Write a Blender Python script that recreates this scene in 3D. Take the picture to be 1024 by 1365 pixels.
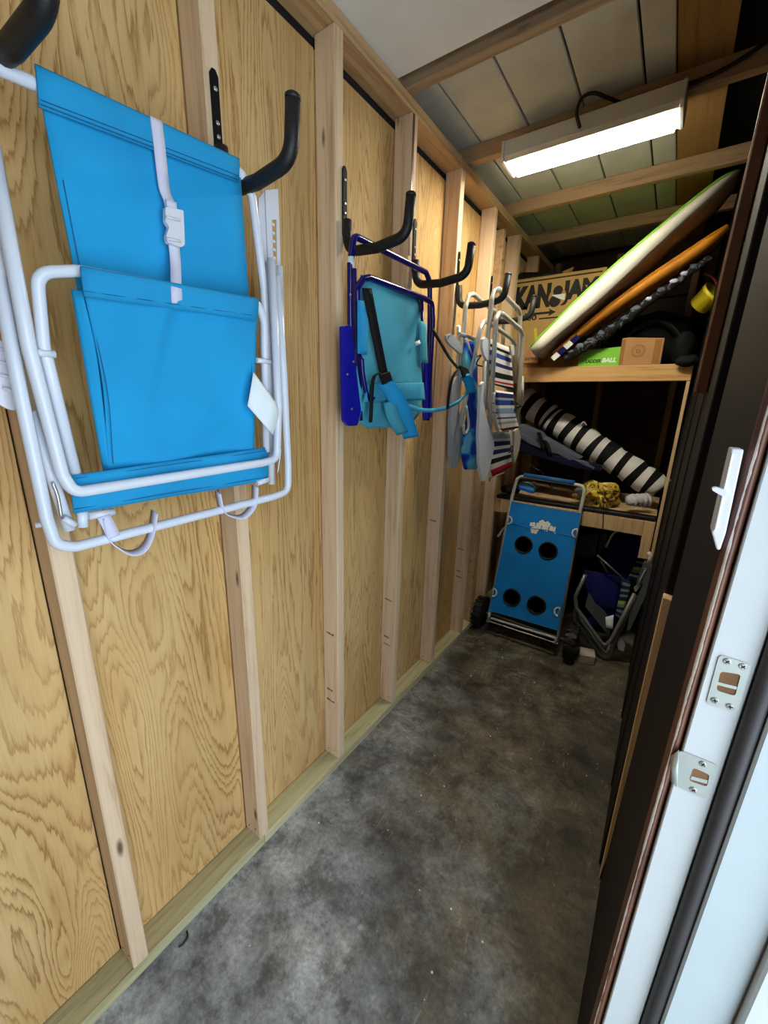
import bpy, bmesh, math, random
from mathutils import Vector, Matrix

for o in list(bpy.data.objects): bpy.data.objects.remove(o)
scn = bpy.context.scene
col = scn.collection
PI = math.pi

# ---------------------------------------------------------------- camera, world, light, exposure
cam_d = bpy.data.cameras.new('camera')
cam = bpy.data.objects.new('camera', cam_d); col.objects.link(cam)
cam_d.sensor_fit = 'VERTICAL'; cam_d.sensor_height = 36.0
cam_d.lens = 536.275 / 1365.0 * 36.0
cam_d.clip_start = 0.02
R3 = [[0.818321, -0.168458, 0.549521], [0.574232, 0.198571, -0.794247], [0.024678, 0.965501, 0.259229]]
cam.matrix_world = Matrix.Translation((0.9961, -0.2246, 1.4974)) @ Matrix([r + [0] for r in R3] + [[0, 0, 0, 1]])
scn.camera = cam

w = bpy.data.worlds.new('sky'); scn.world = w; w.use_nodes = True
bg = w.node_tree.nodes['Background']
bg.inputs[0].default_value = (0.74, 0.87, 1.0, 1); bg.inputs[1].default_value = 1.0

# daylight through the open doorway in the right wall (the photographer stands in it)
dl = bpy.data.lights.new('daylight', 'AREA'); dl.shape = 'RECTANGLE'; dl.size = 1.5; dl.size_y = 2.0
dl.energy = 43; dl.color = (0.74, 0.87, 1.0)
dlo = bpy.data.objects.new('daylight', dl); col.objects.link(dlo)
dlo.location = (1.75, -0.45, 1.0)
dlo.rotation_euler = Vector((-1, 0.12, -0.06)).to_track_quat('-Z', 'Y').to_euler()

# sun from over the roof: it lights the patio outside, which throws light back in
sl = bpy.data.lights.new('sun', 'SUN'); sl.energy = 9.0; sl.angle = .01; sl.color = (1.0, .96, .90)
slo = bpy.data.objects.new('sun', sl); col.objects.link(slo); slo.location = (-3, 0, 6)
slo.rotation_euler = Vector((.5, .1, -.86)).to_track_quat('-Z', 'Y').to_euler()

vs = scn.view_settings
vs.view_transform = 'Standard'; vs.look = 'None'; vs.gamma = 1; vs.use_curve_mapping = False
vs.exposure = 0.0

# ---------------------------------------------------------------- materials
def srgb(r, g, b):
    f = lambda c: (c / 255 / 12.92) if c / 255 <= .04045 else ((c / 255 + .055) / 1.055) ** 2.4
    return (f(r), f(g), f(b), 1)

class NT:
    def __init__(s, name):
        s.m = bpy.data.materials.new(name); s.m.use_nodes = True
        s.t = s.m.node_tree; s.b = s.t.nodes['Principled BSDF']
    def n(s, typ, **kw):
        nd = s.t.nodes.new(typ)
        for k, v in kw.items(): setattr(nd, k, v)
        return nd
    def l(s, a, b): s.t.links.new(a, b)
    def math(s, op, a, b=None, c=None):
        nd = s.n('ShaderNodeMath', operation=op)
        for i, x in enumerate((a, b, c)):
            if x is None: continue
            if isinstance(x, (int, float)): nd.inputs[i].default_value = x
            else: s.l(x, nd.inputs[i])
        return nd.outputs[0]
    def obj(s, scale=(1, 1, 1), rand=0.0):
        tc = s.n('ShaderNodeTexCoord'); mp = s.n('ShaderNodeMapping')
        mp.inputs['Scale'].default_value = scale
        s.l(tc.outputs['Object'], mp.inputs['Vector'])
        if rand:
            oi = s.n('ShaderNodeObjectInfo'); cb = s.n('ShaderNodeCombineXYZ')
            r = s.math('MULTIPLY', oi.outputs['Random'], rand)
            for i in range(3): s.l(r, cb.inputs[i])
            s.l(cb.outputs[0], mp.inputs['Location'])
        return mp.outputs[0]
    def noise(s, vec, scale, detail=4, rough=.55, dist=0.0):
        nd = s.n('ShaderNodeTexNoise'); nd.inputs['Scale'].default_value = scale
        nd.inputs['Detail'].default_value = detail; nd.inputs['Roughness'].default_value = rough
        nd.inputs['Distortion'].default_value = dist
        s.l(vec, nd.inputs['Vector']); return nd.outputs['Fac']
    def ramp(s, fac, stops, interp='LINEAR'):
        nd = s.n('ShaderNodeValToRGB'); cr = nd.color_ramp; cr.interpolation = interp
        while len(cr.elements) < len(stops): cr.elements.new(0.5)
        for e, (p, c) in zip(cr.elements, stops): e.position = p; e.color = c
        s.l(fac, nd.inputs[0]); return nd.outputs[0]
    def mix(s, fac, a, b, mode='MIX'):
        nd = s.n('ShaderNodeMix', data_type='RGBA', blend_type=mode)
        for i, x in ((0, fac), (6, a), (7, b)):
            if isinstance(x, (int, float)): nd.inputs[i].default_value = x
            elif isinstance(x, tuple): nd.inputs[i].default_value = x
            else: s.l(x, nd.inputs[i])
        return nd.outputs[2]
    def bump(s, h, strength, dist=.01):
        nd = s.n('ShaderNodeBump'); nd.inputs['Strength'].default_value = strength
        nd.inputs['Distance'].default_value = dist
        s.l(h, nd.inputs['Height']); s.l(nd.outputs[0], s.b.inputs['Normal'])
    def color(s, c):
        if isinstance(c, tuple): s.b.inputs['Base Color'].default_value = c
        else: s.l(c, s.b.inputs['Base Color'])
    def set(s, rough=.6, metal=0, spec=.5):
        s.b.inputs['Roughness'].default_value = rough; s.b.inputs['Metallic'].default_value = metal
        s.b.inputs['Specular IOR Level'].default_value = spec

def plain(name, c, rough=.55, metal=0, var=.06, bscale=60, bump=.05, spec=.5):
    k = NT(name); k.set(rough, metal, spec)
    v = k.obj(rand=3.0)
    nz = k.noise(v, 9, 4)
    d = tuple(x * (1 - var * 2) for x in c[:3]) + (1,)
    e = tuple(min(1, x * (1 + var)) for x in c[:3]) + (1,)
    k.color(k.ramp(nz, [(.3, d), (.7, e)]))
    if bump: k.bump(k.noise(v, bscale, 2), bump, .004)
    return k.m

def fabric(name, c, var=.08, rough=.85, weave=900, fold=.25):
    k = NT(name); k.set(rough, 0, .25)
    v = k.obj()
    big = k.noise(v, 5, 3)
    d = tuple(x * (1 - var * 1.5) for x in c[:3]) + (1,)
    e = tuple(min(1, x * (1 + var)) for x in c[:3]) + (1,)
    k.color(k.ramp(big, [(.35, d), (.65, e)]))
    h = k.math('ADD', k.math('MULTIPLY', k.noise(v, weave, 1), .1), k.math('MULTIPLY', k.noise(v, 14, 3), fold * 4))
    k.bump(h, .25, .006)
    return k.m

def lumber(name, base, dark, axis, rand=30.0, knots=True, grainamt=.55):
    """sawn softwood, grain along axis"""
    k = NT(name); k.set(.72, 0, .3)
    st = {'x': (1.2, 26, 26), 'y': (26, 1.2, 26), 'z': (26, 26, 1.2)}[axis]
    v = k.obj(st, rand)
    g = k.noise(v, 1.6, 5, .6, .6)
    fine = k.noise(v, 9, 3, .6)
    f = k.math('ADD', k.math('MULTIPLY', g, .75), k.math('MULTIPLY', fine, .25))
    mid = tuple((a + b) / 2 for a, b in zip(base, dark))
    c = k.ramp(f, [(.33, tuple(m * .25 + d * .75 for m, d in zip(mid, dark))), (.48, tuple(a * .6 + b * .4 for a, b in zip(base, mid))), (.63, base)])
    oi = k.n('ShaderNodeObjectInfo')
    tint = k.ramp(oi.outputs['Random'], [(0, (.86, .84, .82, 1)), (1, (1.0, 1.0, 1.0, 1))])
    c = k.mix(1.0, c, tint, 'MULTIPLY')
    if knots:
        s2 = {'x': (2.5, 9, 9), 'y': (9, 2.5, 9), 'z': (9, 9, 2.5)}[axis]
        vk = k.obj(s2, rand)
        vo = k.n('ShaderNodeTexVoronoi'); vo.inputs['Scale'].default_value = 1.0
        k.l(vk, vo.inputs['Vector'])
        kn = k.ramp(vo.outputs['Distance'], [(.03, (1, 1, 1, 1)), (.085, (0, 0, 0, 1))])
        c = k.mix(kn, c, tuple(x * .28 for x in dark[:3]) + (1,))
    k.color(c); k.bump(fine, .15, .003)
    return k.m

def plywood(name, tall=.95, wide=4.4, dark=1.0):
    """rotary-cut softwood veneer: contour lines of a tall smooth field"""
    k = NT(name); k.set(.68, 0, .3)
    v = k.obj((wide, wide, tall), 60.0)
    field = k.noise(v, 1.0, 1.2, .4, 1.1)
    wob = k.noise(k.obj((95, 95, 7), 60.0), 1.0, 3, .65)
    oi = k.n('ShaderNodeObjectInfo')
    cnt = k.math('MULTIPLY_ADD', oi.outputs['Random'], 10.0, 26.0)
    f = k.math('ADD', k.math('MULTIPLY', field, cnt), k.math('MULTIPLY', wob, 1.5))
    fr = k.math('FRACT', f)
    band = k.ramp(fr, [(0.0, (.10, .10, .10, 1)), (.30, (.05, .05, .05, 1)), (.66, (.30, .30, .30, 1)), (.88, (1, 1, 1, 1)), (.985, (0.15, .15, .15, 1))])
    fib = k.noise(k.obj((190, 190, 5), 60.0), 1.0, 3, .6)
    big = k.noise(k.obj((3.2, 3.2, 1.0), 60.0), 1.0, 4)
    lightc = k.ramp(big, [(.32, srgb(202, 160, 98)), (.68, srgb(232, 200, 142))])
    darkc = k.ramp(big, [(.32, srgb(134, 88, 40)), (.68, srgb(158, 112, 56))])
    patch = k.ramp(k.noise(k.obj((6, 6, 1.6), 60.0), 1.0, 2), [(.36, (.40, .40, .40, 1)), (.60, (.95, .95, .95, 1))])
    c = k.mix(k.math('MULTIPLY', band, patch), lightc, darkc)
    c = k.mix(k.math('MULTIPLY', fib, .38), c, srgb(160, 116, 62))
    # knots: sparse pitch-dark eyes
    vk = k.obj((0, 4.2, 2.6), 60.0)
    vo = k.n('ShaderNodeTexVoronoi'); vo.inputs['Scale'].default_value = 1.0; k.l(vk, vo.inputs['Vector'])
    kn = k.ramp(vo.outputs['Distance'], [(.022, (1, 1, 1, 1)), (.042, (0, 0, 0, 1))])
    c = k.mix(kn, c, srgb(66, 36, 16))
    k.color(c); k.bump(k.math('ADD', fib, band), .08, .002)
    return k.m

def concrete(name):
    k = NT(name)
    v = k.obj()
    a = k.noise(v, 2.4, 8, .66, .2); b = k.noise(v, 8, 9, .74, .15); f = k.noise(v, 70, 6, .75)
    c = k.ramp(a, [(.34, srgb(110, 114, 120)), (.48, srgb(150, 154, 158)), (.62, srgb(186, 189, 190))])
    st = k.ramp(b, [(.39, (.40, .40, .39, 1)), (.49, (.88, .88, .88, 1)), (.60, (1.22, 1.22, 1.2, 1))])
    c = k.mix(1.0, c, st, 'MULTIPLY')
    c = k.mix(1.0, c, k.ramp(f, [(.36, (.72, .72, .72, 1)), (.62, (1.18, 1.18, 1.18, 1))]), 'MULTIPLY')
    # dark traffic smears
    sm = k.noise(k.obj((3.2, 7, 1)), 1.0, 6, .7, .8)
    c = k.mix(k.ramp(sm, [(.55, (0, 0, 0, 1)), (.68, (.7, .7, .7, 1))]), c, srgb(78, 78, 78))
    # browner and darker towards the far right end, broken up by noise
    sep = k.n('ShaderNodeSeparateXYZ'); k.l(v, sep.inputs[0])
    far = k.math('ADD', k.math('MULTIPLY', sep.outputs[1], .36), k.math('MULTIPLY', sep.outputs[0], .75))
    far = k.math('ADD', far, k.math('MULTIPLY', k.noise(v, 3.2, 7, .68), 2.2))
    far = k.math('MULTIPLY_ADD', far, .70, -.66)
    fm = k.ramp(far, [(.22, (0, 0, 0, 1)), (.75, (1, 1, 1, 1))])
    c = k.mix(fm, c, k.mix(1.0, c, (.36, .29, .20, 1), 'MULTIPLY'))
    # paint specks and scuffs
    vo = k.n('ShaderNodeTexVoronoi'); vo.inputs['Scale'].default_value = 26; k.l(v, vo.inputs['Vector'])
    big = k.noise(v, 3.2, 2)
    sp = k.math('MULTIPLY', k.ramp(vo.outputs['Distance'], [(.05, (1, 1, 1, 1)), (.11, (0, 0, 0, 1))]), k.ramp(big, [(.55, (0, 0, 0, 1)), (.66, (1, 1, 1, 1))]))
    c = k.mix(sp, c, srgb(205, 205, 200))
    vs_ = k.obj((40, 6, 1)); sc = k.noise(vs_, 1.0, 4, .7)
    c = k.mix(k.math('MULTIPLY', k.ramp(sc, [(.62, (0, 0, 0, 1)), (.72, (1, 1, 1, 1))]), .35), c, srgb(176, 174, 168))
    k.color(c)
    k.set(.62, 0, .4)
    k.l(k.ramp(b, [(.35, (.42, .42, .42, 1)), (.6, (.75, .75, .75, 1))]), k.b.inputs['Roughness'])
    k.bump(k.math('ADD', f, k.math('MULTIPLY', b, 1.5)), .28, .004)
    return k.m

def striped(name, stops, coord=1, rough=.8):
    """flat woven stripes: stops = [(start, colour)...] along the sheet's own v (or u)"""
    k = NT(name); k.set(rough, 0, .25)
    tc = k.n('ShaderNodeTexCoord'); sp = k.n('ShaderNodeSeparateXYZ'); k.l(tc.outputs['UV'], sp.inputs[0])
    k.color(k.ramp(sp.outputs[coord], stops, 'CONSTANT'))
    v = k.obj(); k.bump(k.noise(v, 500, 2), .15, .003)
    return k.m

WHITE = srgb(236, 238, 238); BLACK = srgb(14, 14, 16)
M = {}
M['plywood'] = plywood('plywood veneer')
M['plystreak'] = plywood('plywood veneer, streaked', .42, 6.0)
M['stud'] = lumber('pale stud lumber', srgb(232, 205, 172), srgb(192, 152, 112), 'z')
M['plate'] = lumber('top plate lumber', srgb(210, 174, 130), srgb(158, 118, 76), 'y')
M['treated'] = lumber('treated plate lumber', srgb(198, 192, 152), srgb(140, 126, 84), 'y')
M['rafter'] = lumber('rafter lumber', srgb(186, 158, 124), srgb(122, 94, 66), 'x')
M['shelfwood'] = lumber('shelf lumber', srgb(226, 184, 122), srgb(176, 122, 66), 'x')
M['postwood'] = lumber('post lumber', srgb(224, 192, 148), srgb(172, 134, 92), 'z')
M['plydark'] = lumber('roof plywood', srgb(176, 138, 84), srgb(136, 100, 56), 'y', knots=False)
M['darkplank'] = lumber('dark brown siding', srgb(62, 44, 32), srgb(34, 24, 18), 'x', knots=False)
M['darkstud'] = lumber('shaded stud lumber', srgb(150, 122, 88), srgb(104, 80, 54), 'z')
M['sheath'] = plain('black sheathing', srgb(26, 22, 18), .9)
M['deck'] = plain('grey painted deck boards', srgb(205, 208, 200), .8, var=.05, bscale=180, bump=.12)
M['whitepanel'] = plain('white ceiling panel', srgb(246, 246, 243), .7, var=.02)
M['concrete'] = concrete('stained concrete')
M['ground'] = plain('pale patio concrete', srgb(196, 200, 186), .9, var=.1)
M['brown'] = plain('dark brown paint', srgb(22, 13, 13), .62, var=.2, bscale=30, bump=.1, spec=.25)
M['brownrail'] = plain('brown stained rail', srgb(112, 72, 48), .35, var=.15)
M['net'] = plain('black cup net', srgb(5, 5, 6), .9, bump=0, spec=.1)
M['black'] = plain('black paint', srgb(12, 12, 13), .45, var=.1)
M['foam'] = plain('black foam sleeve', srgb(17, 17, 18), .55, var=.1, bscale=300, bump=.12)
M['strip'] = plain('black steel strip', srgb(10, 10, 11), .6, spec=.15)
M['zinc'] = plain('zinc screws', srgb(190, 190, 188), .35, .8)
M['whitemetal'] = plain('white enamelled tube', srgb(212, 218, 230), .28, var=.02, bump=.0)
M['whiteplastic'] = plain('white plastic', srgb(212, 213, 222), .4, var=.02, bump=0)
M['webwhite'] = fabric('white webbing', srgb(206, 206, 226), .04, .8, 1500, .02)
M['bluefab'] = fabric('bright blue canvas', srgb(30, 150, 206), .06)
M['bluehem'] = fabric('bright blue canvas hem', srgb(32, 146, 200), .06)
M['stitch'] = plain('blue thread', srgb(10, 92, 140), .8, bump=0)
M['paper'] = plain('white paper tag', srgb(230, 240, 244), .8, var=.02)
M['navymetal'] = plain('navy enamelled tube', srgb(18, 14, 104), .2, var=.05, bump=0)
M['navyplastic'] = plain('blue plastic', srgb(22, 22, 158), .35, var=.05, bump=0)
M['teal'] = fabric('faded teal fabric', srgb(74, 164, 190), .12)
M['teal2'] = fabric('teal pocket fabric', srgb(60, 152, 186), .12)
M['aqua'] = fabric('bright aqua padding', srgb(38, 156, 216), .06)
M['blackweb'] = fabric('black webbing', srgb(14, 14, 15), .1, .7, 1500, .02)
M['alu'] = plain('brushed aluminium tube', srgb(206, 206, 200), .33, .35, var=.04, bump=0)
M['darkalu'] = plain('dull aluminium tube', srgb(120, 122, 120), .4, .4, var=.08, bump=0)
M['greyplastic'] = plain('grey plastic', srgb(150, 156, 162), .45, var=.03, bump=0)
M['lilacplastic'] = plain('pale grey plastic', srgb(214, 220, 232), .42, var=.02, bump=0)
M['creamplastic'] = plain('cream plastic', srgb(226, 222, 208), .45, var=.02, bump=0)
M['cartblue'] = fabric('cart blue polyester', srgb(12, 120, 200), .08, .6)
M['cartgrip'] = plain('blue foam grip', srgb(24, 100, 164), .6)
M['rubber'] = plain('black rubber', srgb(20, 20, 20), .6, var=.15, bump=.2)
M['navyfab'] = fabric('navy fabric', srgb(10, 16, 84), .2)
M['navydark'] = fabric('dark navy canvas', srgb(9, 12, 48), .2)
M['greyfab'] = fabric('slate grey fabric', srgb(92, 100, 114), .12)
M['darkgrey'] = fabric('dark grey fabric', srgb(74, 80, 84), .15)
M['blackfab'] = fabric('black bag fabric', srgb(16, 17, 18), .2)
M['kraft'] = plain('kraft cardboard', srgb(188, 152, 92), .8, var=.05, bump=.05)
M['kraft2'] = plain('brown cardboard', srgb(180, 134, 86), .8, var=.05, bump=.05)
M['tape'] = plain('packing tape', srgb(156, 112, 64), .25, var=.03)
M['ink'] = plain('black print', srgb(20, 17, 14), .7, var=.05, bump=0)
M['stamp'] = plain('faded stamp ink', srgb(70, 56, 50), .8, var=.05, bump=0)
M['inkbrown'] = plain('brown print', srgb(128, 88, 50), .7, var=.05, bump=0)
M['whiteink'] = plain('white print', srgb(235, 238, 235), .7, var=.02, bump=0)
M['yellow'] = plain('yellow plastic', srgb(222, 206, 44), .4, var=.05, bump=0)
M['red'] = plain('red plastic', srgb(160, 30, 34), .45)
M['green'] = plain('lime green', srgb(124, 202, 52), .5, var=.04)
M['lime'] = plain('lime deck foam', srgb(140, 214, 66), .6, var=.04)
M['cream'] = plain('off white foam rail', srgb(240, 238, 224), .6, var=.03)
M['slick'] = plain('taupe slick bottom', srgb(196, 182, 164), .45, var=.1)
M['orange'] = plain('amber foam', srgb(216, 140, 26), .55, var=.12)
M['jambwhite'] = plain('white jamb paint', srgb(196, 201, 203), .5, var=.02, bscale=200, bump=.06)
M['jambouter'] = plain('white outer jamb paint', srgb(182, 193, 197), .55, var=.02, bscale=200, bump=.06)
M['gasket'] = plain('dark weatherstrip rubber', srgb(52, 48, 50), .6, var=.1)
M['steel'] = plain('satin nickel', srgb(196, 202, 198), .36, .55, var=.03, bump=0)
M['hole'] = plain('raw wood in the mortise', srgb(120, 84, 54), .9, var=.2)
M['housing'] = plain('white fixture housing', srgb(214, 212, 202), .5, var=.02, bump=0)
M['blueplastic'] = plain('bright blue plastic', srgb(18, 92, 206), .4, bump=0)
M['lightblue'] = plain('light blue plastic', srgb(84, 166, 214), .45, bump=0)
M['cable'] = plain('black cable', srgb(22, 20, 18), .5, bump=0)
M['offwhite'] = plain('pale concrete scrap', srgb(176, 172, 152), .85, var=.2)

# dark jamb edge with paint chipped to white along the arris
def chipped():
    k = NT('brown edge paint chipped to white'); k.set(.4, 0, .5)
    v = k.obj((30, 30, 9))
    n = k.noise(v, 1.0, 5, .65)
    sp = k.n('ShaderNodeTexCoord'); sx = k.n('ShaderNodeSeparateXYZ'); k.l(sp.outputs['UV'], sx.inputs[0])
    d = k.math('ABSOLUTE', k.math('SUBTRACT', sx.outputs[0], .36))
    f = k.math('ADD', k.math('MULTIPLY', d, 3.4), k.math('MULTIPLY', n, 1.1))
    m_ = k.ramp(f, [(.74, (1, 1, 1, 1)), (.80, (0, 0, 0, 1))])
    br = k.ramp(k.noise(k.obj((14, 14, 4)), 1.0, 4), [(.35, srgb(74, 44, 36)), (.65, srgb(122, 78, 58))])
    k.color(k.mix(m_, br, srgb(226, 220, 208)))
    k.bump(m_, .3, .002)
    return k.m
M['chipped'] = chipped()

def camo():
    k = NT('blue camouflage print'); k.set(.8, 0, .25)
    v = k.obj((11, 11, 15)); n = k.noise(v, 1.0, 0, .4, .2)
    k.color(k.ramp(n, [(0, srgb(18, 50, 150)), (.43, srgb(20, 70, 196)), (.52, srgb(60, 150, 206)), (.60, srgb(110, 190, 220))], 'CONSTANT'))
    return k.m
M['camo'] = camo()

W_, K_, N_, B_, G_, L_, R_ = srgb(232, 230, 226), srgb(22, 22, 26), srgb(30, 42, 108), srgb(36, 74, 160), srgb(168, 172, 176), srgb(140, 170, 206), srgb(196, 28, 44)
M['stripe_back'] = striped('back stripes', [(0, W_), (.09, K_), (.15, W_), (.21, B_), (.30, W_), (.38, N_), (.44, W_), (.52, K_), (.62, W_), (.69, R_), (.76, W_), (.84, K_)])
M['stripe_seat'] = striped('seat stripes', [(0, W_), (.05, N_), (.17, G_), (.23, B_), (.36, W_), (.44, L_), (.58, W_), (.67, B_), (.71, W_), (.78, G_), (.84, W_), (.94, R_)])
M['stripe_low'] = striped('lower stripes', [(0, G_), (.17, W_), (.24, N_), (.36, W_), (.45, N_), (.57, W_), (.66, K_), (.76, W_), (.86, R_)])
GL, YG, DN = srgb(96, 118, 112), srgb(150, 160, 60), srgb(20, 28, 66)
M['stripe_green'] = striped('green and navy stripes', [(0, DN), (.08, GL), (.16, DN), (.24, GL), (.30, DN), (.38, GL), (.44, DN), (.55, YG), (.64, GL), (.72, DN), (.80, GL), (.86, DN), (.94, GL)])
def umbrella_stripes():
    xs = [(60, 1), (122, 0), (168, 1), (218, 0), (264, 1), (282, 0), (300, 1), (316, 0), (356, 1), (408, 0), (448, 1), (488, 0), (526, 1), (576, 0), (618, 1), (657, 0), (708, 1), (757, 0), (797, 1), (845, 0), (884, 1), (930, 0), (965, 1)]
    return striped('black and white umbrella stripes', [(max(0, (x - 80) / 925), srgb(222, 222, 218) if w_ else srgb(12, 12, 14)) for x, w_ in xs], 1, .75)
M['umb'] = umbrella_stripes()
def crumple():
    k = NT('printed plastic bag'); k.set(.3, 0, .5)
    v = k.obj(); n = k.noise(v, 17, 3, .5, 2.0)
    k.color(k.ramp(n, [(0, srgb(40, 34, 30)), (.40, srgb(176, 96, 40)), (.435, srgb(214, 190, 50)), (.53, srgb(222, 206, 96)), (.575, srgb(214, 208, 190)), (.61, srgb(70, 66, 50)), (.64, srgb(212, 190, 60))], 'CONSTANT'))
    k.bump(k.noise(v, 40, 3), .5, .01)
    return k.m
M['crumple'] = crumple()
def zebra():
    k = NT('black and grey tufted print'); k.set(.8, 0, .3)
    v = k.obj((26, 26, 16)); n = k.noise(v, 1.0, 2, .5, 1.5)
    k.color(k.ramp(n, [(0, srgb(16, 16, 18)), (.52, srgb(30, 30, 34)), (.57, srgb(96, 98, 102)), (.66, srgb(34, 34, 38))], 'CONSTANT'))
    return k.m
M['zebra'] = zebra()
def led():
    k = NT('lit LED lens'); k.set(.4)
    k.color(srgb(250, 246, 230))
    k.b.inputs['Emission Color'].default_value = (1.0, 0.93, 0.74, 1)
    k.b.inputs['Emission Strength'].default_value = 80.0
    return k.m
M['led'] = led()

# ---------------------------------------------------------------- geometry helpers (world coordinates)
V = Vector
class MB:
    def __init__(s): s.v = []; s.f = []; s.sm = []; s.uv = []
    def face(s, idx, smooth=False, uv=None):
        s.f.append(tuple(idx)); s.sm.append(smooth); s.uv.append(uv)
    def bm(s, bm, smooth=False):
        o = len(s.v); bm.verts.ensure_lookup_table()
        for i, v in enumerate(bm.verts): v.index = i; s.v.append(v.co.copy())
        for f in bm.faces: s.face([o + v.index for v in f.verts], smooth)
        bm.free(); return s
    def box(s, lo, hi, ch=0.0, rot=None, smooth=False):
        lo, hi = V(lo), V(hi); c = (lo + hi) / 2; d = hi - lo
        b = bmesh.new(); bmesh.ops.create_cube(b, size=1.0)
        for v in b.verts: v.co = V((v.co.x * d.x, v.co.y * d.y, v.co.z * d.z))
        if ch: bmesh.ops.bevel(b, geom=b.edges[:], offset=ch, segments=1, affect='EDGES', profile=.5)
        for v in b.verts:
            if rot is not None: v.co = rot @ v.co
            v.co += c
        return s.bm(b, smooth)
    def plate(s, poly, vec, ch=0.0):
        """polygon pushed along vec, edges eased"""
        vec = V(vec); b = bmesh.new()
        a = [b.verts.new(V(p)) for p in poly]; t = [b.verts.new(V(p) + vec) for p in poly]
        n = len(poly)
        b.faces.new(a); b.faces.new(t[::-1])
        for i in range(n): b.faces.new((a[i], t[i], t[(i + 1) % n], a[(i + 1) % n]))
        bmesh.ops.recalc_face_normals(b, faces=b.faces[:])
        if ch: bmesh.ops.bevel(b, geom=b.edges[:], offset=ch, segments=2, affect='EDGES', profile=.5, clamp_overlap=True)
        return s.bm(b)
    def tube(s, pts, r, n=10, closed=False, cap=True, flat=1.0, updir=None):
        pts = [V(p) for p in pts]
        rs = r if isinstance(r, (list, tuple)) else [r] * len(pts)
        N = len(pts); o = len(s.v); up = None
        L = 0
        for i, p in enumerate(pts):
            if closed: d = (pts[(i + 1) % N] - pts[i - 1])
            else: d = pts[min(i + 1, N - 1)] - pts[max(i - 1, 0)]
            if d.length < 1e-9: d = V((0, 0, 1))
            d.normalize()
            if updir is not None: up = V(updir) - d * d.dot(V(updir)); up = up.normalized() if up.length > 1e-6 else d.orthogonal().normalized()
            elif up is None: up = d.orthogonal().normalized()
            else:
                up = up - d * up.dot(d); up = up.normalized() if up.length > 1e-6 else d.orthogonal().normalized()
            q = d.cross(up)
            for j in range(n):
                a = 2 * PI * j / n
                s.v.append(p + up * (rs[i] * math.cos(a) * flat) + q * (rs[i] * math.sin(a)))
        for i in range(N if closed else N - 1):
            for j in range(n):
                a = o + i * n + j; b = o + i * n + (j + 1) % n
                c = o + ((i + 1) % N) * n + (j + 1) % n; d_ = o + ((i + 1) % N) * n + j
                v0, v1 = i / max(1, N - 1), (i + 1) / max(1, N - 1); u0, u1 = j / n, (j + 1) / n
                s.face((a, b, c, d_), True, ((u0, v0), (u1, v0), (u1, v1), (u0, v1)))
        if cap and not closed:
            s.face([o + j for j in range(n)][::-1]); s.face([o + (N - 1) * n + j for j in range(n)])
        return s
    def sheet(s, grid, t=.002):
        """cloth: grid[row][col], given thickness, uv v runs down the rows"""
        R, C = len(grid), len(grid[0]); G = [[V(p) for p in r] for r in grid]
        o = len(s.v); nrm = []
        for i in range(R):
            for j in range(C):
                a = G[min(i + 1, R - 1)][j] - G[max(i - 1, 0)][j]; b = G[i][min(j + 1, C - 1)] - G[i][max(j - 1, 0)]
                k = b.cross(a); nrm.append(k.normalized() if k.length > 1e-9 else V((1, 0, 0)))
        for q in (1, -1):
            for i in range(R):
                for j in range(C): s.v.append(G[i][j] + nrm[i * C + j] * (t / 2 * q))
        f = lambda i, j, q: o + q * R * C + i * C + j
        for i in range(R - 1):
            for j in range(C - 1):
                uv = ((j / (C - 1), i / (R - 1)), ((j + 1) / (C - 1), i / (R - 1)), ((j + 1) / (C - 1), (i + 1) / (R - 1)), (j / (C - 1), (i + 1) / (R - 1)))
                s.face((f(i, j, 0), f(i, j + 1, 0), f(i + 1, j + 1, 0), f(i + 1, j, 0)), True, uv)
                s.face((f(i, j, 1), f(i + 1, j, 1), f(i + 1, j + 1, 1), f(i, j + 1, 1)), True, (uv[0], uv[3], uv[2], uv[1]))
        rim = [(0, j) for j in range(C)] + [(i, C - 1) for i in range(1, R)] + [(R - 1, j) for j in range(C - 2, -1, -1)] + [(i, 0) for i in range(R - 2, 0, -1)]
        for k in range(len(rim)):
            a, b = rim[k], rim[(k + 1) % len(rim)]
            uv = tuple((x[1] / (C - 1), x[0] / (R - 1)) for x in (a, a, b, b))
            s.face((f(*a, 0), f(*a, 1), f(*b, 1), f(*b, 0)), False, uv)
        return s
    def lathe(s, prof, org, axis, n=16, smooth=True, cap0=True):
        """prof = [(radius, height)...] about axis from org"""
        ax = V(axis).normalized(); u = ax.orthogonal().normalized(); w_ = ax.cross(u); o = len(s.v); org = V(org)
        for r, h in prof:
            for j in range(n):
                a = 2 * PI * j / n; s.v.append(org + ax * h + (u * math.cos(a) + w_ * math.sin(a)) * max(r, 1e-5))
        for i in range(len(prof) - 1):
            for j in range(n):
                s.face((o + i * n + j, o + i * n + (j + 1) % n, o + (i + 1) * n + (j + 1) % n, o + (i + 1) * n + j), smooth)
        if cap0: s.face([o + j for j in range(n)][::-1])
        s.face([o + (len(prof) - 1) * n + j for j in range(n)])
        return s
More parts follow.
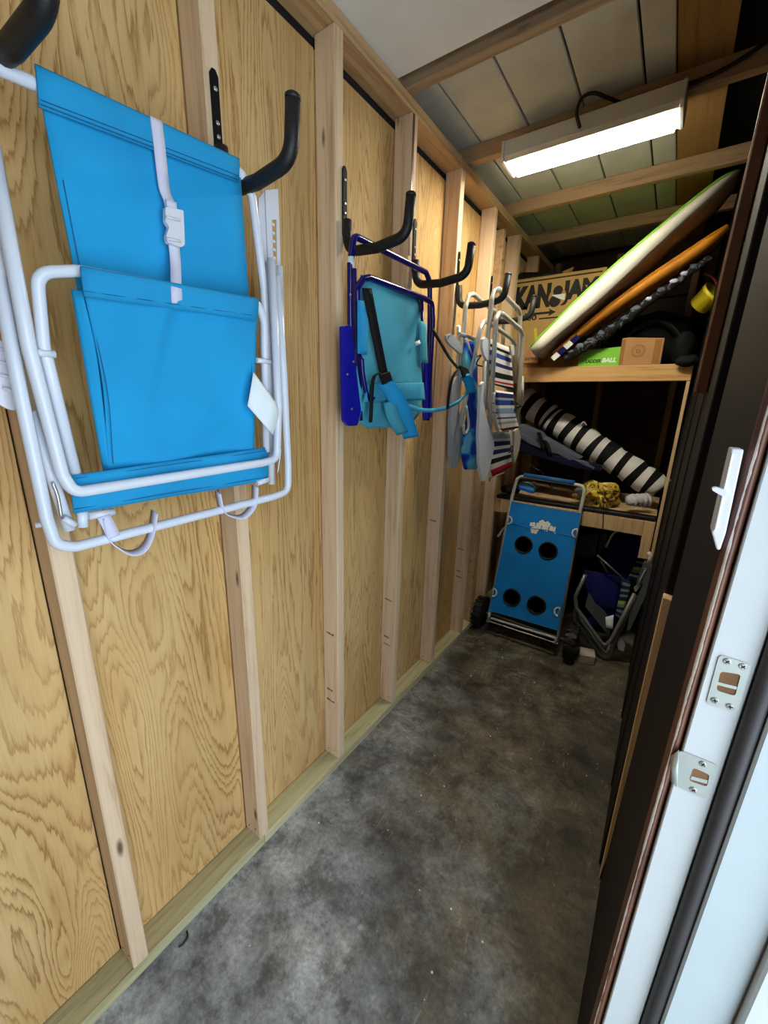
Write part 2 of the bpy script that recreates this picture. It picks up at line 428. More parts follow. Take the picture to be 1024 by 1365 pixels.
    def blob(s, c, rad, seed=1, amp=.15, sub=3, flat=None, freq=2.2):
        rnd = random.Random(seed); b = bmesh.new(); bmesh.ops.create_icosphere(b, subdivisions=sub, radius=1.0)
        dirs = [(V((rnd.uniform(-1, 1), rnd.uniform(-1, 1), rnd.uniform(-1, 1))).normalized(), rnd.uniform(0, 6.28), rnd.uniform(.5, 1.6) * freq) for _ in range(9)]
        for v in b.verts:
            k = 1 + amp * sum(math.sin(v.co.dot(d) * f * 2.5 + ph) for d, ph, f in dirs) / 3
            p = v.co * k; v.co = V((p.x * rad[0], p.y * rad[1], p.z * rad[2])) + V(c)
            if flat is not None and v.co.z < flat: v.co.z = flat
        return s.bm(b, True)
    def text(s, body, size, mtx, ext=.0008, bold=0.0, align='LEFT', shear=0.0):
        cu = bpy.data.curves.new('t', 'FONT'); cu.body = body; cu.size = size; cu.extrude = ext; cu.offset = bold
        cu.align_x = align; cu.shear = shear; cu.resolution_u = 3
        o = bpy.data.objects.new('t', cu); col.objects.link(o)
        dg = bpy.context.evaluated_depsgraph_get(); me = bpy.data.meshes.new_from_object(o.evaluated_get(dg))
        b = len(s.v)
        for v in me.vertices: s.v.append(mtx @ v.co)
        for f in me.polygons: s.face([b + i for i in f.vertices])
        bpy.data.objects.remove(o); bpy.data.curves.remove(cu); bpy.data.meshes.remove(me)
        return s

def fillet(pts, r=.03, seg=5):
    pts = [V(p) for p in pts]; out = [pts[0]]
    for i in range(1, len(pts) - 1):
        a, b, c = pts[i - 1], pts[i], pts[i + 1]
        d1, d2 = (a - b), (c - b); l = min(d1.length, d2.length) * .48
        ang = d1.angle(d2) if d1.length > 1e-6 and d2.length > 1e-6 else PI
        if ang > PI - .06: out.append(b); continue
        t = min(l, r / math.tan(ang / 2)); p1 = b + d1.normalized() * t; p2 = b + d2.normalized() * t
        for k in range(seg + 1):
            x = k / seg; out.append(p1 * (1 - x) ** 2 + b * (2 * x * (1 - x)) + p2 * x ** 2)
    out.append(pts[-1]); return out

def smooth(pts, n=6):
    """Catmull-Rom through points"""
    P = [V(p) for p in pts]; P = [P[0] * 2 - P[1]] + P + [P[-1] * 2 - P[-2]]; out = []
    for i in range(1, len(P) - 2):
        for k in range(n):
            t = k / n
            out.append(.5 * ((2 * P[i]) + (P[i + 1] - P[i - 1]) * t + (2 * P[i - 1] - 5 * P[i] + 4 * P[i + 1] - P[i + 2]) * t * t + (3 * P[i] - P[i - 1] - 3 * P[i + 1] + P[i + 2]) * t ** 3))
    out.append(P[-2]); return out

def rows(pairs, nu=8, nv=4, bulge=None):
    """cloth rows between left/right edge points, interpolated; bulge(u,v)->offset vector"""
    Ls = smooth([p[0] for p in pairs], nv); Rs = smooth([p[1] for p in pairs], nv); g = []
    for i, (a, b) in enumerate(zip(Ls, Rs)):
        v = i / (len(Ls) - 1)
        g.append([a.lerp(b, j / nu) + (V(bulge(j / nu, v)) if bulge else V((0, 0, 0))) for j in range(nu + 1)])
    return g

def ribbon(pts, width, dirv, t=.0018, n=5):
    """strap: centre line, width along dirv"""
    c = smooth(pts, n); d = V(dirv).normalized() * (width / 2)
    return [[p - d, p, p + d] for p in c]

def root_loc(o):
    while o.parent: o = o.parent
    return V(o.location)

def obj(name, mb, m, parent=None, loc=(0, 0, 0), kind=None):
    org = root_loc(parent) if parent else V(loc)
    me = bpy.data.meshes.new(name)
    me.from_pydata([tuple(V(v) - org) for v in mb.v], [], mb.f)
    if any(u for u in mb.uv):
        ul = me.uv_layers.new(name='uv'); i = 0
        for f, u in zip(mb.f, mb.uv):
            for k in range(len(f)):
                ul.data[i].uv = u[k] if u else (0, 0); i += 1
    me.polygons.foreach_set('use_smooth', mb.sm)
    me.materials.append(M[m] if isinstance(m, str) else m)
    me.update()
    o = bpy.data.objects.new(name, me); col.objects.link(o)
    if parent: o.parent = parent
    else: o.location = org
    if kind: o['kind'] = kind
    return o

def tag(o, label, cat, group=None):
    o['label'] = label; o['category'] = cat
    if group: o['group'] = group
    return o

def thing(name, label, cat, loc, group=None):
    o = bpy.data.objects.new(name, None); o.empty_display_size = .05; col.objects.link(o); o.location = loc
    return tag(o, label, cat, group)

def struct(name, mb, m, label=None):
    o = obj(name, mb, m); o['kind'] = 'structure'
    if label: o['label'] = label
    return o

def copy_tree(o, parent=None):
    c = o.copy(); col.objects.link(c)
    if parent: c.parent = parent
    for ch in list(o.children): copy_tree(ch, c)
    return c

# ================================================================ SETTING
SF, H = .0763, 2.4826            # stud front face, stud top
SP = .4064                       # stud spacing
def sy(i): return i * SP

floor = struct('floor', MB().box((-.06, -2.2, -.12), (1.24, 3.5, 0)), 'concrete', 'stained grey concrete slab floor with brown patches and white specks')
ground = struct('ground', MB().box((1.24, -4, -.12), (6, 5, -.03)), 'ground', 'pale patio ground outside the doorway')

grit = MB(); rg_ = random.Random(12)
for k in range(48):
    x, y = rg_.uniform(.14, 1.0), rg_.uniform(.2, 2.1); r = rg_.choice((.001, .0012, .0016, .0022, .0034))
    grit.lathe([(r, 0), (r * .6, r * .6)], (x, y, .0001), (0, 0, 1), 6)
o = obj('floor_grit', grit, 'whiteink', floor); o['kind'] = 'stuff'

# --- left wall: black sheathing behind, plywood panel per bay, studs, plates
wl = struct('wall_left', MB().box((-.045, -2.2, 0), (-.013, 3.5, 2.6)), 'sheath', 'open-framed left wall of plywood between pale studs')
for i in range(-3, 8):
    obj('plywood_panel', MB().box((-.012, sy(i) + .002, .036), (0, sy(i + 1) - .002 + .0, 2.452 + .006 * math.sin(i * 3.1)), .001), 'plywood' if i < 1 else 'plystreak', wl)
rnd = random.Random(4)
studs = []
for i in range(-3, 9):
    studs.append(obj('stud', MB().box((0.0005, sy(i), .038), (SF, sy(i) + .038, H), .003), 'stud', wl))
# doubled stud beside the shelf (darker yellow jack stud)
obj('stud', MB().box((0.0005, 2.205, .038), (SF - .012, 2.243, 2.44), .003), 'plate', wl)
obj('bottom_plate', MB().box((0, -2.1, 0), (SF, .425, .038), .002), 'treated', wl)
obj('bottom_plate', MB().box((0, .427, 0), (SF, 3.3, .038), .002), 'treated', wl)
obj('top_plate', MB().box((-.012, -2.1, H), (SF, 1.62, H + .039), .003), 'plate', wl)
obj('top_plate', MB().box((-.012, 1.622, H), (SF, 3.3, H + .039), .003), 'plate', wl)
obj('bark_edge', MB().box((SF - .001, sy(3) + .002, 2.04), (SF + .0012, sy(3) + .015, 2.479), .0006), 'brownrail', wl)
# lumber stamps and nail heads on the stud faces that look towards the door
def stamp(x, z, y, w_=.035, h=.006):
    mb = MB(); k = int(w_ / .004)
    for a in range(k):
        hh = h * rnd.uniform(.5, 1)
        mb.box((x + a * .004, y - .0006, z - a * .0004), (x + a * .004 + rnd.uniform(.0018, .0034), y + .0005, z - a * .0004 + hh))
    return mb
for i, zs in ((2, (.62, .36, .31)), (3, (.60, .40, .36)), (5, (.62, .47, .43)), (4, (.9,))):
    for n_, z in enumerate(zs):
        o = obj('stamp', stamp(.016, z, sy(i), .042 if n_ != 1 else .034, .009), 'stamp', wl)
for i in range(0, 7):
    for (x, z) in ((.02, .062), (.055, .07)):
        obj('nail', MB().lathe([(.0025, 0), (.0022, .001)], (x, sy(i) + .0002, z), (0, -1, 0), 8), 'ink', wl)

# --- ceiling: grey deck boards running the length, rafters across, white panel by the door
cl = struct('ceiling', MB().box((-.05, -2.2, 2.662), (1.4, 3.5, 2.70)), 'sheath', 'low roof of grey boards on wooden rafters')
xs = [-.05, .1235, .3255, .5265, .7235, .8135]
for a, b in zip(xs, xs[1:]):
    obj('deck_board', MB().box((a + .0035, 1.0, 2.586), (b - .0035, 3.4, 2.600), .002), 'deck', cl)
obj('roof_sheet', MB().box((.815, 1.0, 2.584), (.957, 3.4, 2.598)), 'plydark', cl)
for y0 in (1.175, 1.688, 2.270, 2.775):
    obj('rafter', MB().box((.0 if y0 > 1.2 else -.01, y0, 2.5225), (1.10, y0 + .038, 2.5855), .003), 'rafter', cl)
    obj('blocking', MB().box((-.012, y0 + .039, 2.5225), (.012, y0 + .50, 2.585), .002), 'plate', cl)
obj('blocking', MB().box((.0, 1.135, 2.5225), (.055, 1.174, 2.575), .003), 'plate', cl)
obj('white_panel', MB().box((-.012, -2.15, 2.523), (1.05, 1.125, 2.532), .001), 'whitepanel', cl)

# --- far wall: lapped dark planks on studs
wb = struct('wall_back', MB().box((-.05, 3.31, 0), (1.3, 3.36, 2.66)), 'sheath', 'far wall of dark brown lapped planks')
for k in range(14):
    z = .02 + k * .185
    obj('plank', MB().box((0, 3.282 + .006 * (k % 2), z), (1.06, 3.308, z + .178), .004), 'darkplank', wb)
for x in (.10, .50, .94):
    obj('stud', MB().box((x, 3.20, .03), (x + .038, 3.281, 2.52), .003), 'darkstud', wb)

# --- wall behind the photographer
wf = struct('wall_front', MB().box((-.05, -2.2, 0), (1.3, -2.16, 2.66)), 'plywood', 'plain plywood end wall behind the viewer')

# --- right wall: dark brown boards beyond the door jamb, leaning a hair outwards
TL = .0141
def tilt(mb, z0=.5):
    for v in mb.v: v.x += TL * (v.z - z0)
    return mb
wr = struct('wall_right', tilt(MB().box((1.085, .41, 0), (1.30, 3.5, 2.66)).box((1.085, -2.2, 0), (1.30, -.62, 2.66)).box((1.085, -.62, 2.12), (1.30, .41, 2.66))), 'brown', 'dark brown painted right wall of upright boards')
for (y0, y1, x) in ((.412, .70, 1.062), (.703, .985, 1.0635), (1.046, 1.40, 1.050), (1.403, 1.86, 1.046), (1.863, 2.30, 1.040), (2.303, 2.74, 1.0375), (2.743, 3.19, 1.038)):
    obj('board', tilt(MB().box((x, y0, .0), (1.084, y1, 2.52), .003)), 'brown', wr)
obj('rail', tilt(MB().box((1.018, 1.30, 1.55), (1.0495, 1.345, 2.52), .004)), 'brownrail', wr)

# --- door frame: far jamb of the doorway, facing the photographer
d1 = struct('door_1', tilt(MB().box((1.0735, .382, 0), (1.24, .409, 2.13))), 'jambwhite', 'white painted door jamb with metal strike plates and a chipped brown edge')
mb = MB(); n = 40
arc = [(1.060 + .0065 - .0065 * math.cos(a), .384 - .0065 * math.sin(a)) for a in [i * PI / 8 for i in range(9)]]
g = [[V((1.0595 + .0135 * j / 8, .392 - .013 * math.sin(PI * (j + .4) / 8.8), 2.12 * (1 - i / n))) for j in range(9)] for i in range(n + 1)]
obj('jamb_edge', tilt(mb.sheet(g, .003)), 'chipped', d1)
obj('jamb_face', tilt(MB().box((1.0737, .374, .01), (1.1175, .383, 2.1), .0015)), 'jambwhite', d1)
obj('weatherstrip', tilt(MB().tube([(1.1285, .372, .01), (1.1285, .372, 2.1)], .0105, 10)), 'gasket', d1)
obj('door_stop', tilt(MB().box((1.1375, .360, .01), (1.205, .383, 2.1), .003)), 'jambouter', d1)
obj('outer_casing', tilt(MB().box((1.2055, .346, .0), (1.232, .40, 2.1), .003)), 'jambwhite', d1)
def screw(mb, p, r=.0042):
    mb.lathe([(r, 0), (r, .0008), (r * .8, .0013)], p, (0, -1, 0), 14)
    return mb
def cross(p, a=.5):
    p = V(p); u, v = V((math.cos(a), 0, math.sin(a))), V((-math.sin(a), 0, math.cos(a))); m_ = MB()
    for x, y in ((u, v), (v, u)):
        m_.plate([p + x * .0026 + y * .0006, p - x * .0026 + y * .0006, p - x * .0026 - y * .0006, p + x * .0026 - y * .0006], (0, -.0016, 0))
    return m_
def plate_holes(outer, holes, vec):
    """flat plate with real holes"""
    b = bmesh.new(); es = []
    for loop in [outer] + holes:
        vs_ = [b.verts.new(V(p)) for p in loop]
        for i in range(len(vs_)): es.append(b.edges.new((vs_[i], vs_[(i + 1) % len(vs_)])))
    r = bmesh.ops.triangle_fill(b, use_beauty=True, use_dissolve=False, edges=es)
    fs = [f for f in b.faces]
    ex = bmesh.ops.extrude_face_region(b, geom=fs)
    for v in ex['geom']:
        if isinstance(v, bmesh.types.BMVert): v.co += V(vec)
    bmesh.ops.recalc_face_normals(b, faces=b.faces[:])
    return MB().bm(b)
def roundpoly(pts, r, seg=4):
    P = [V(p) for p in pts]; n = len(P); out = []
    for i in range(n):
        a, b, c = P[i - 1], P[i], P[(i + 1) % n]
        p1 = b + (a - b).normalized() * min(r, (a - b).length * .45); p2 = b + (c - b).normalized() * min(r, (c - b).length * .45)
        for k in range(seg + 1):
            x = k / seg; out.append(p1 * (1 - x) ** 2 + b * (2 * x * (1 - x)) + p2 * x ** 2)
    return out
def circle(c, u, w_, r, n=20):
    c, u, w_ = V(c), V(u).normalized(), V(w_).normalized()
    return [c + u * (r * math.cos(2 * PI * k / n)) + w_ * (r * math.sin(2 * PI * k / n)) for k in range(n)]

# strike plates (deadbolt above, latch with its lip below)
hole = roundpoly([(1.0969,0.3725,1.1874),(1.1156,0.3725,1.1912),(1.1161,0.3725,1.1606),(1.0978,0.3725,1.16)], .004)
sp_ = obj('strike_plate', plate_holes(roundpoly([(1.0916,0.3725,1.209),(1.1221,0.3725,1.2074),(1.1226,0.3725,1.1368),(1.0918,0.3725,1.1368)], .006), [hole], (0, .0012, 0)), 'steel', d1)
obj('mortise', MB().plate([p + V((0, .0011, 0)) for p in hole], (0, .0003, 0)), 'hole', d1)
obj('bolt_edge', MB().plate([(1.0968,0.3731,1.1717),(1.1155,0.3731,1.1734),(1.116,0.3731,1.1693),(1.0972,0.3731,1.1675)], (0, .0008, 0)), 'steel', d1)
for p in [(1.1004,0.3725,1.203),(1.1153,0.3725,1.2023),(1.0992,0.3725,1.1457),(1.1143,0.3725,1.1443)]: obj('screw', screw(MB(), p), 'zinc', sp_); obj('screw_cross', cross(p, p[2] * 40), 'ink', sp_)
hole = roundpoly([(1.0966,0.3725,1.0381),(1.1141,0.3725,1.0375),(1.1148,0.3725,1.0177),(1.0957,0.3725,1.0156)], .004)
sp2 = obj('strike_plate', plate_holes(roundpoly([(1.0777,0.3725,1.0555),(1.1193,0.3725,1.0559),(1.1191,0.3725,0.9975),(1.0861,0.3725,0.9979)], .006), [hole], (0, .0012, 0)), 'steel', d1)
obj('mortise', MB().plate([p + V((0, .0011, 0)) for p in hole], (0, .0003, 0)), 'hole', d1)
obj('bolt_edge', MB().plate([(1.0972,0.3731,1.0236),(1.114,0.3731,1.0275),(1.1142,0.3731,1.0219),(1.097,0.3731,1.0179)], (0, .0008, 0)), 'steel', d1)
lipT, lipB = [(1.0777,0.3725,1.0555),(1.0861,0.3725,0.9979)]
lt2, lb2 = [(1.0726,0.376,1.0408),(1.0814,0.376,0.9954)]
lt3, lb3 = [(1.0732,0.385,1.0154),(1.077,0.385,0.9976)]
obj('strike_lip', MB().sheet([[lipT, V(lipT).lerp(V(lipB), .5), lipB], [V(lt2).lerp(V(lipT), .3), V(lt2).lerp(V(lb2), .5), V(lb2).lerp(V(lipB), .3)], [lt2, V(lt2).lerp(V(lb2), .5), lb2], [lt3, V(lt3).lerp(V(lb3), .5), lb3]], .0012), 'steel', sp2)
for p in [(1.1048,0.3725,1.0491),(1.1027,0.3725,1.0045)]: obj('screw', screw(MB(), p), 'zinc', sp2); obj('screw_cross', cross(p, p[2] * 40), 'ink', sp2)

# ================================================================ THINGS
# white sliding latch on the dark wall beside the jamb
lt = thing('door_latch', 'white elongated latch plate with thumb lever on the dark brown wall', 'latch', (1.0638,0.372,1.4021))
A = [(1.0552,0.372,1.4588),(1.066,0.372,1.4585),(1.0688,0.372,1.3613),(1.0675,0.372,1.3403),(1.0643,0.372,1.3401),(1.0561,0.372,1.36)]
obj('plate', MB().plate(A, (0, .03, 0), .002), 'whiteplastic', lt)
obj('mount', MB().plate([(1.0608,0.402,1.4474),(1.0666,0.402,1.448),(1.0706,0.402,1.3639),(1.0625,0.402,1.3623)], (0, .012, 0), .001), 'whiteplastic', lt)
obj('bevel', MB().plate([(1.0559,0.3705,1.4535),(1.0579,0.3705,1.4537),(1.0599,0.3705,1.3652),(1.0574,0.3705,1.362)], (0, .004, 0), .001), 'housing', lt)
obj('lever', MB().plate(roundpoly([(1.0454,0.363,1.4114),(1.047,0.363,1.4154),(1.0572,0.363,1.4131),(1.06,0.363,1.4112),(1.0598,0.363,1.4048),(1.0556,0.363,1.4061)], .004), (0, .009, 0), .002), 'whiteplastic', lt)
obj('slot', MB().plate([(1.0587,0.371,1.4136),(1.0602,0.371,1.4136),(1.0595,0.371,1.393),(1.0581,0.371,1.393)], (0, .003, 0), .0005), 'whiteplastic', lt)

# short light offcut of lumber standing against the right wall
oc = MB().plate([(1.0537,1,1.0201),(1.0753,1,1.0183),(1.0748,1,0.3093),(1.0509,1,-0.0244)], (0, .04, 0), .002)
tag(obj('lumber_offcut', oc, 'postwood', loc=(1.0509,1,-0.0244)), 'short pale lumber offcut standing upright against the dark brown wall', 'lumber')

# wall hooks: steel strip screwed to the stud, foam-sleeved arm turned up at the tip
hk_y = (.022, .427, .851, 1.258, 1.647, 2.056)
where = ('cropped by the upper left corner, holding the white-framed chair', 'right of the white strap, holding the white-framed chair',
         'holding the near end of the navy-framed backpack chair', 'holding the far end of the navy-framed backpack chair',
         'carrying the looped tops of both aluminium chairs', 'last one, in front of the cardboard game carton')
def make_hook(y):
    t = thing('wall_hook', 'black foam-covered utility hook', 'hook', (SF, y, 1.96), 'black utility hooks along the studs')
    obj('back_plate', MB().plate([(SF + .0005, y - .010, 1.99), (SF + .0005, y + .010, 1.99), (SF + .0005, y + .010, 2.160), (SF + .0005, y + .004, 2.170), (SF + .0005, y - .004, 2.170), (SF + .0005, y - .010, 2.160)], (.0045, 0, 0), .001), 'strip', t)
    path = fillet([(.0885, y, 2.03), (.0925, y, 1.945), (.20, y, 1.938), (.306, y, 1.950), (.3145, y, 2.045)], .045, 7)
    ar = obj('arm', MB().tube(path, .0145, 14), 'foam', t)
    obj('tip_cap', MB().lathe([(.0148, -.004), (.0148, .003), (.010, .0065)], path[-1], (.09, 0, 1), 14), 'foam', ar)
    for z in (2.135, 2.075, 2.05):
        obj('screw', MB().lathe([(.0048, 0), (.0046, .0015), (.002, .0028)], (SF + .005, y, z), (1, 0, 0), 10), 'zinc', t)
    return t
h0 = make_hook(hk_y[0])
for k, y in enumerate(hk_y):
    h = h0 if k == 0 else copy_tree(h0)
    h.location.y = y
    h.rotation_euler.z = .11 if k == 0 else 0.0      # the first has worked loose and swung a little
    h['label'] = 'black foam-covered wall hook ' + where[k]

# ---------------------------------------------------------------- white-framed bright blue folding chair
ch = thing('beach_chair', 'folded bright blue canvas beach chair with white tube frame and buckled strap', 'chair', (0.1595,0.2531,1.7754))
obj('back_frame', MB().tube(fillet([(0.156,-0.0485,1.7169),(0.1663,-0.0016,1.9216),(0.1685,0.4147,1.9583),(0.1665,0.4402,1.925),(0.1561,0.4694,1.7521),(0.1391,0.4868,1.3519)], .025), .0092, 12), 'whitemetal', ch)
obj('back_fabric', MB().sheet(rows([[(0.168,0.0704,1.9501),(0.1698,0.41,1.9797)], [(0.1635,0.076,1.8247),(0.1641,0.4159,1.8354)], [(0.1508,0.0868,1.6637),(0.1514,0.4272,1.6727)], [(0.1246,0.0963,1.3603),(0.1248,0.436,1.3629)]], 12, 5, lambda u, v: (-.012 * math.sin(PI * u) * v, 0, 0)), .003), 'bluefab', ch)
obj('back_hem', MB().sheet(rows([[(0.1777,0.067,1.9457),(0.1794,0.4026,1.9741)], [(0.1805,0.0661,1.9341),(0.1821,0.3995,1.9593)], [(0.1748,0.0652,1.8967),(0.177,0.3993,1.933)]], 12, 3), .004), 'bluehem', ch)
obj('seat_frame', MB().tube(fillet([(0.1442,0.0424,1.3528),(0.1724,0.0205,1.573),(0.1834,0.0251,1.674),(0.1843,0.0781,1.6889),(0.1856,0.4283,1.7105),(0.1784,0.4464,1.6735),(0.1503,0.4566,1.3712)], .03), .0090, 12), 'whitemetal', ch)
obj('seat_fabric', MB().sheet(rows([[(0.1965,0.0783,1.6915),(0.1978,0.4169,1.713)], [(0.1881,0.0815,1.6516),(0.1893,0.4186,1.6712)], [(0.1639,0.0976,1.5152),(0.1763,0.4144,1.5553)], [(0.1446,0.0935,1.3601),(0.1451,0.4185,1.3681)]], 36, 8,
    lambda u, v: (.012 * math.sin(PI * u) * math.sin(PI * v) + .004 * math.sin(9 * u + 5 * v) * v + .009 * math.exp(-((u - .5 + .42 * v) / .07) ** 2) * math.sin(PI * min(1, v * 1.15)) - .007 * math.exp(-((u - .58 + .40 * v) / .06) ** 2) * math.sin(PI * min(1, v * 1.15)), 0, 0)), .003), 'bluefab', ch)
obj('seat_side', MB().sheet(rows([[(0.1728,0.07,1.6629),(0.1856,0.0806,1.6604)], [(0.1621,0.0754,1.5685),(0.1715,0.0926,1.5579)], [(0.1347,0.0888,1.3624),(0.1426,0.0967,1.3595)]], 3, 5), .003), 'bluefab', ch)
obj('seat_hem', MB().sheet(rows([[(0.2055,0.0752,1.6914),(0.2068,0.4098,1.7136)], [(0.2087,0.0733,1.6791),(0.2099,0.4064,1.6977)], [(0.205,0.0743,1.6493),(0.2061,0.4033,1.6688)]], 14, 3, lambda u, v: (.002 * math.sin(40 * u) * v, 0, 0)), .004), 'bluehem', ch)
obj('lower_band', MB().sheet(rows([[(0.1548,0.0304,1.3637),(0.156,0.4599,1.383)], [(0.1588,0.0263,1.3302),(0.1598,0.4545,1.3471)], [(0.1508,0.0262,1.2963),(0.1508,0.4588,1.2963)]], 12, 4, lambda u, v: (.003 * math.sin(12 * u), 0, 0)), .004), 'bluehem', ch)
for a_ in ([(0.1795,0.066,1.8992),(0.1816,0.3961,1.9346)], [(0.1795,0.0669,1.9048),(0.1818,0.3966,1.9426)], [(0.2079,0.0743,1.6564),(0.2091,0.4015,1.6773)], [(0.1567,0.0265,1.3041),(0.1569,0.4519,1.306)], [(0.159,0.0348,1.3583),(0.16,0.4513,1.3744)]):
    obj('stitching', MB().tube([V(a_[0]).lerp(V(a_[1]), k / 12) for k in range(13)], .0007, 5), 'stitch', ch)
for a_ in ([(0.1853,0.0859,1.6462),(0.1695,0.1016,1.509),(0.1496,0.1013,1.3768)], [(0.1863,0.4082,1.6636),(0.1753,0.4034,1.538),(0.1477,0.4061,1.3787)], [(0.1661,0.0846,1.8177),(0.1569,0.0944,1.6646),(0.1384,0.1103,1.4559)]):
    obj('stitching', MB().tube(smooth(a_, 5), .0007, 5), 'stitch', ch)
obj('lower_band_lining', MB().sheet(rows([[(0.1478,0.0439,1.3638),(0.1486,0.4347,1.3766)], [(0.1472,0.0448,1.3528),(0.1479,0.4345,1.3651)]], 10, 2), .003), 'bluefab', ch)
obj('front_frame', MB().tube(fillet([(0.1922,-0.0025,1.8199),(0.1862,-0.002,1.5695),(0.1742,0.0135,1.3707),(0.1722,0.025,1.3364),(0.1729,0.4251,1.3476),(0.1732,0.4705,1.3527),(0.1813,0.476,1.4882),(0.1866,0.4697,1.81)], .03), .0098, 12), 'whitemetal', ch)
obj('rear_frame', MB().tube(fillet([(0.1673,-0.0157,1.7388),(0.1581,-0.0156,1.4852),(0.1467,-0.0115,1.2954),(0.1437,-0.0058,1.2442),(0.1429,0.0216,1.2321),(0.1438,0.4792,1.2472),(0.1442,0.5298,1.2536),(0.1487,0.5295,1.3283),(0.1627,0.5132,1.5623),(0.1661,0.5032,1.7857)], .03), .0098, 12), 'whitemetal', ch)
obj('side_tube', MB().tube([(0.1433,-0.0045,1.4722),(0.1307,0.0221,1.2624)], .0092, 12), 'whitemetal', ch)
obj('side_tube', MB().tube([(0.1537,0.4883,1.8123),(0.1217,0.4919,1.2776)], .0088, 12), 'whitemetal', ch)
obj('tube_end', MB().tube([(0.1408,0.0423,1.2968),(0.1389,0.0407,1.2653)], .0085, 12), 'whitemetal', ch)
for p in [(0.1766,0.0099,1.5607),(0.1783,0.4366,1.5888)]: obj('pivot', MB().tube([V(p) + V((0, -.018, 0)), V(p) + V((0, .022, 0))], .0062, 10), 'whitemetal', ch)
obj('corner_joint', MB().tube([(0.1471,0.049,1.2852),(0.1471,0.0913,1.2851)], .0075, 10), 'whiteplastic', ch)
obj('corner_joint', MB().tube([(0.1476,0.4228,1.2931),(0.1479,0.4613,1.2976)], .0075, 10), 'whiteplastic', ch)
obj('corner_joint', MB().tube([(0.1464,0.0112,1.2904),(0.1454,0.0268,1.2727)], .006, 10), 'whiteplastic', ch)
for pts in ([(0.1493,0.0052,1.3546),(0.1477,0.0091,1.3289),(0.1454,0.0094,1.2906)], [(0.1456,0.5108,1.3766),(0.1414,0.4976,1.3063)]):
    obj('lock_wire', MB().tube(smooth(pts), .0028, 8), 'zinc', ch)
obj('pivot_bolt', MB().lathe([(.009, 0), (.009, .006), (.005, .008), (.005, .016)], (0.14,-0.0104,1.2831), (-.2, -1, 0), 12), 'whiteplastic', ch)
obj('armrest', MB().plate(roundpoly([(0.1239,-0.0528,1.5975),(0.1226,-0.0172,1.5766),(0.1213,-0.0097,1.5556),(0.1165,-0.0048,1.475),(0.1163,-0.0242,1.4714),(0.1172,-0.0416,1.4862),(0.1194,-0.0769,1.5229)], .01), (.010, 0, 0), .002), 'whiteplastic', ch)
for k in range(4):
    a_, b_ = V((0.134,-0.0299,1.5669)), V((0.1336,-0.0118,1.5603)); dz = V((0, 0, -.020 * k)); obj('rib', MB().tube([a_ + dz, b_ + dz], .0022, 6), 'whiteplastic', ch)
# adjusting channel on the right arm: flange, web with a toothed slot
obj('arm_channel', MB().plate([(0.1491,0.4704,1.9355),(0.1506,0.4895,1.9595),(0.1506,0.498,1.9598),(0.1409,0.5026,1.7987),(0.1299,0.4934,1.6154),(0.1298,0.4725,1.6132)], (.003, 0, 0), .0008), 'whiteplastic', ch)
obj('arm_channel', plate_holes([(0.1573,0.4837,1.9544),(0.1582,0.5204,1.9708),(0.154,0.5246,1.9006),(0.1425,0.5312,1.7076),(0.1421,0.4957,1.7014)], [[(0.1542,0.5023,1.904),(0.1545,0.5156,1.9084),(0.149,0.5174,1.8174),(0.1489,0.5059,1.8144)]], (.002, 0, 0)), 'whiteplastic', ch)
for k in range(5):
    p = V((0.1547,0.5036,1.8953)) + V((0, .002, -.0172 * k)); obj('tooth', MB().box(p - V((.001, .0045, .003)), p + V((.002, .0045, .003)), .001), 'whiteplastic', ch)
obj('side_tube', MB().tube([(0.1597,0.5171,1.8109),(0.1426,0.5291,1.5262)], .0075, 12), 'whitemetal', ch)
obj('strap', MB().sheet(ribbon([(0.1846,0.232,1.9596),(0.1826,0.2341,1.927),(0.1749,0.2399,1.8643),(0.1775,0.2455,1.8425),(0.1762,0.2478,1.8198)], .0205, (0, 1, .1)), .002), 'webwhite', ch)
obj('strap', MB().sheet(ribbon([(0.1742,0.2479,1.7863),(0.1777,0.2457,1.7453),(0.2105,0.2234,1.6917),(0.207,0.224,1.6672)], .0205, (0, 1, .1)), .002), 'webwhite', ch)
bk = obj('buckle', MB().plate(roundpoly([(0.1778,0.2317,1.8294),(0.1781,0.2654,1.835),(0.1767,0.2651,1.812),(0.1747,0.2641,1.7785),(0.1744,0.2563,1.7726),(0.1744,0.2309,1.7727),(0.175,0.2291,1.7829),(0.176,0.2359,1.7992),(0.1764,0.2297,1.8067)], .003), (.010, 0, 0), .002), 'whiteplastic', ch)
obj('strap_loop', MB().sheet(ribbon([(0.1836,0.2451,1.8434),(0.1826,0.2451,1.8259),(0.1814,0.2463,1.8063)], .019, (0, 1, .1)), .004), 'webwhite', ch)
obj('release_bar', MB().tube([(0.1897,0.2289,1.812),(0.1899,0.2553,1.8147)], .0022, 8), 'whiteplastic', bk)
obj('release_bar', MB().tube([(0.1877,0.2273,1.7777),(0.1878,0.2541,1.7808)], .0022, 8), 'whiteplastic', bk)
obj('care_tag', MB().sheet(rows([[(0.1986,0.3933,1.56),(0.1956,0.4419,1.5107)], [(0.2062,0.3765,1.5202),(0.2035,0.4585,1.4743)], [(0.1981,0.372,1.4856),(0.194,0.4445,1.4165)]], 3, 4), .001), 'paper', ch)
tp = [(0.1986,0.3933,1.56),(0.1925,0.4964,1.4591),(0.19,0.4479,1.416),(0.1941,0.375,1.4856)]
lp = smooth([(0.1497,0.0678,1.2787),(0.1474,0.0721,1.24),(0.1462,0.0829,1.2201),(0.1447,0.1074,1.1953),(0.1448,0.1333,1.1959),(0.1464,0.1524,1.2239),(0.1492,0.1642,1.2705)], 4)
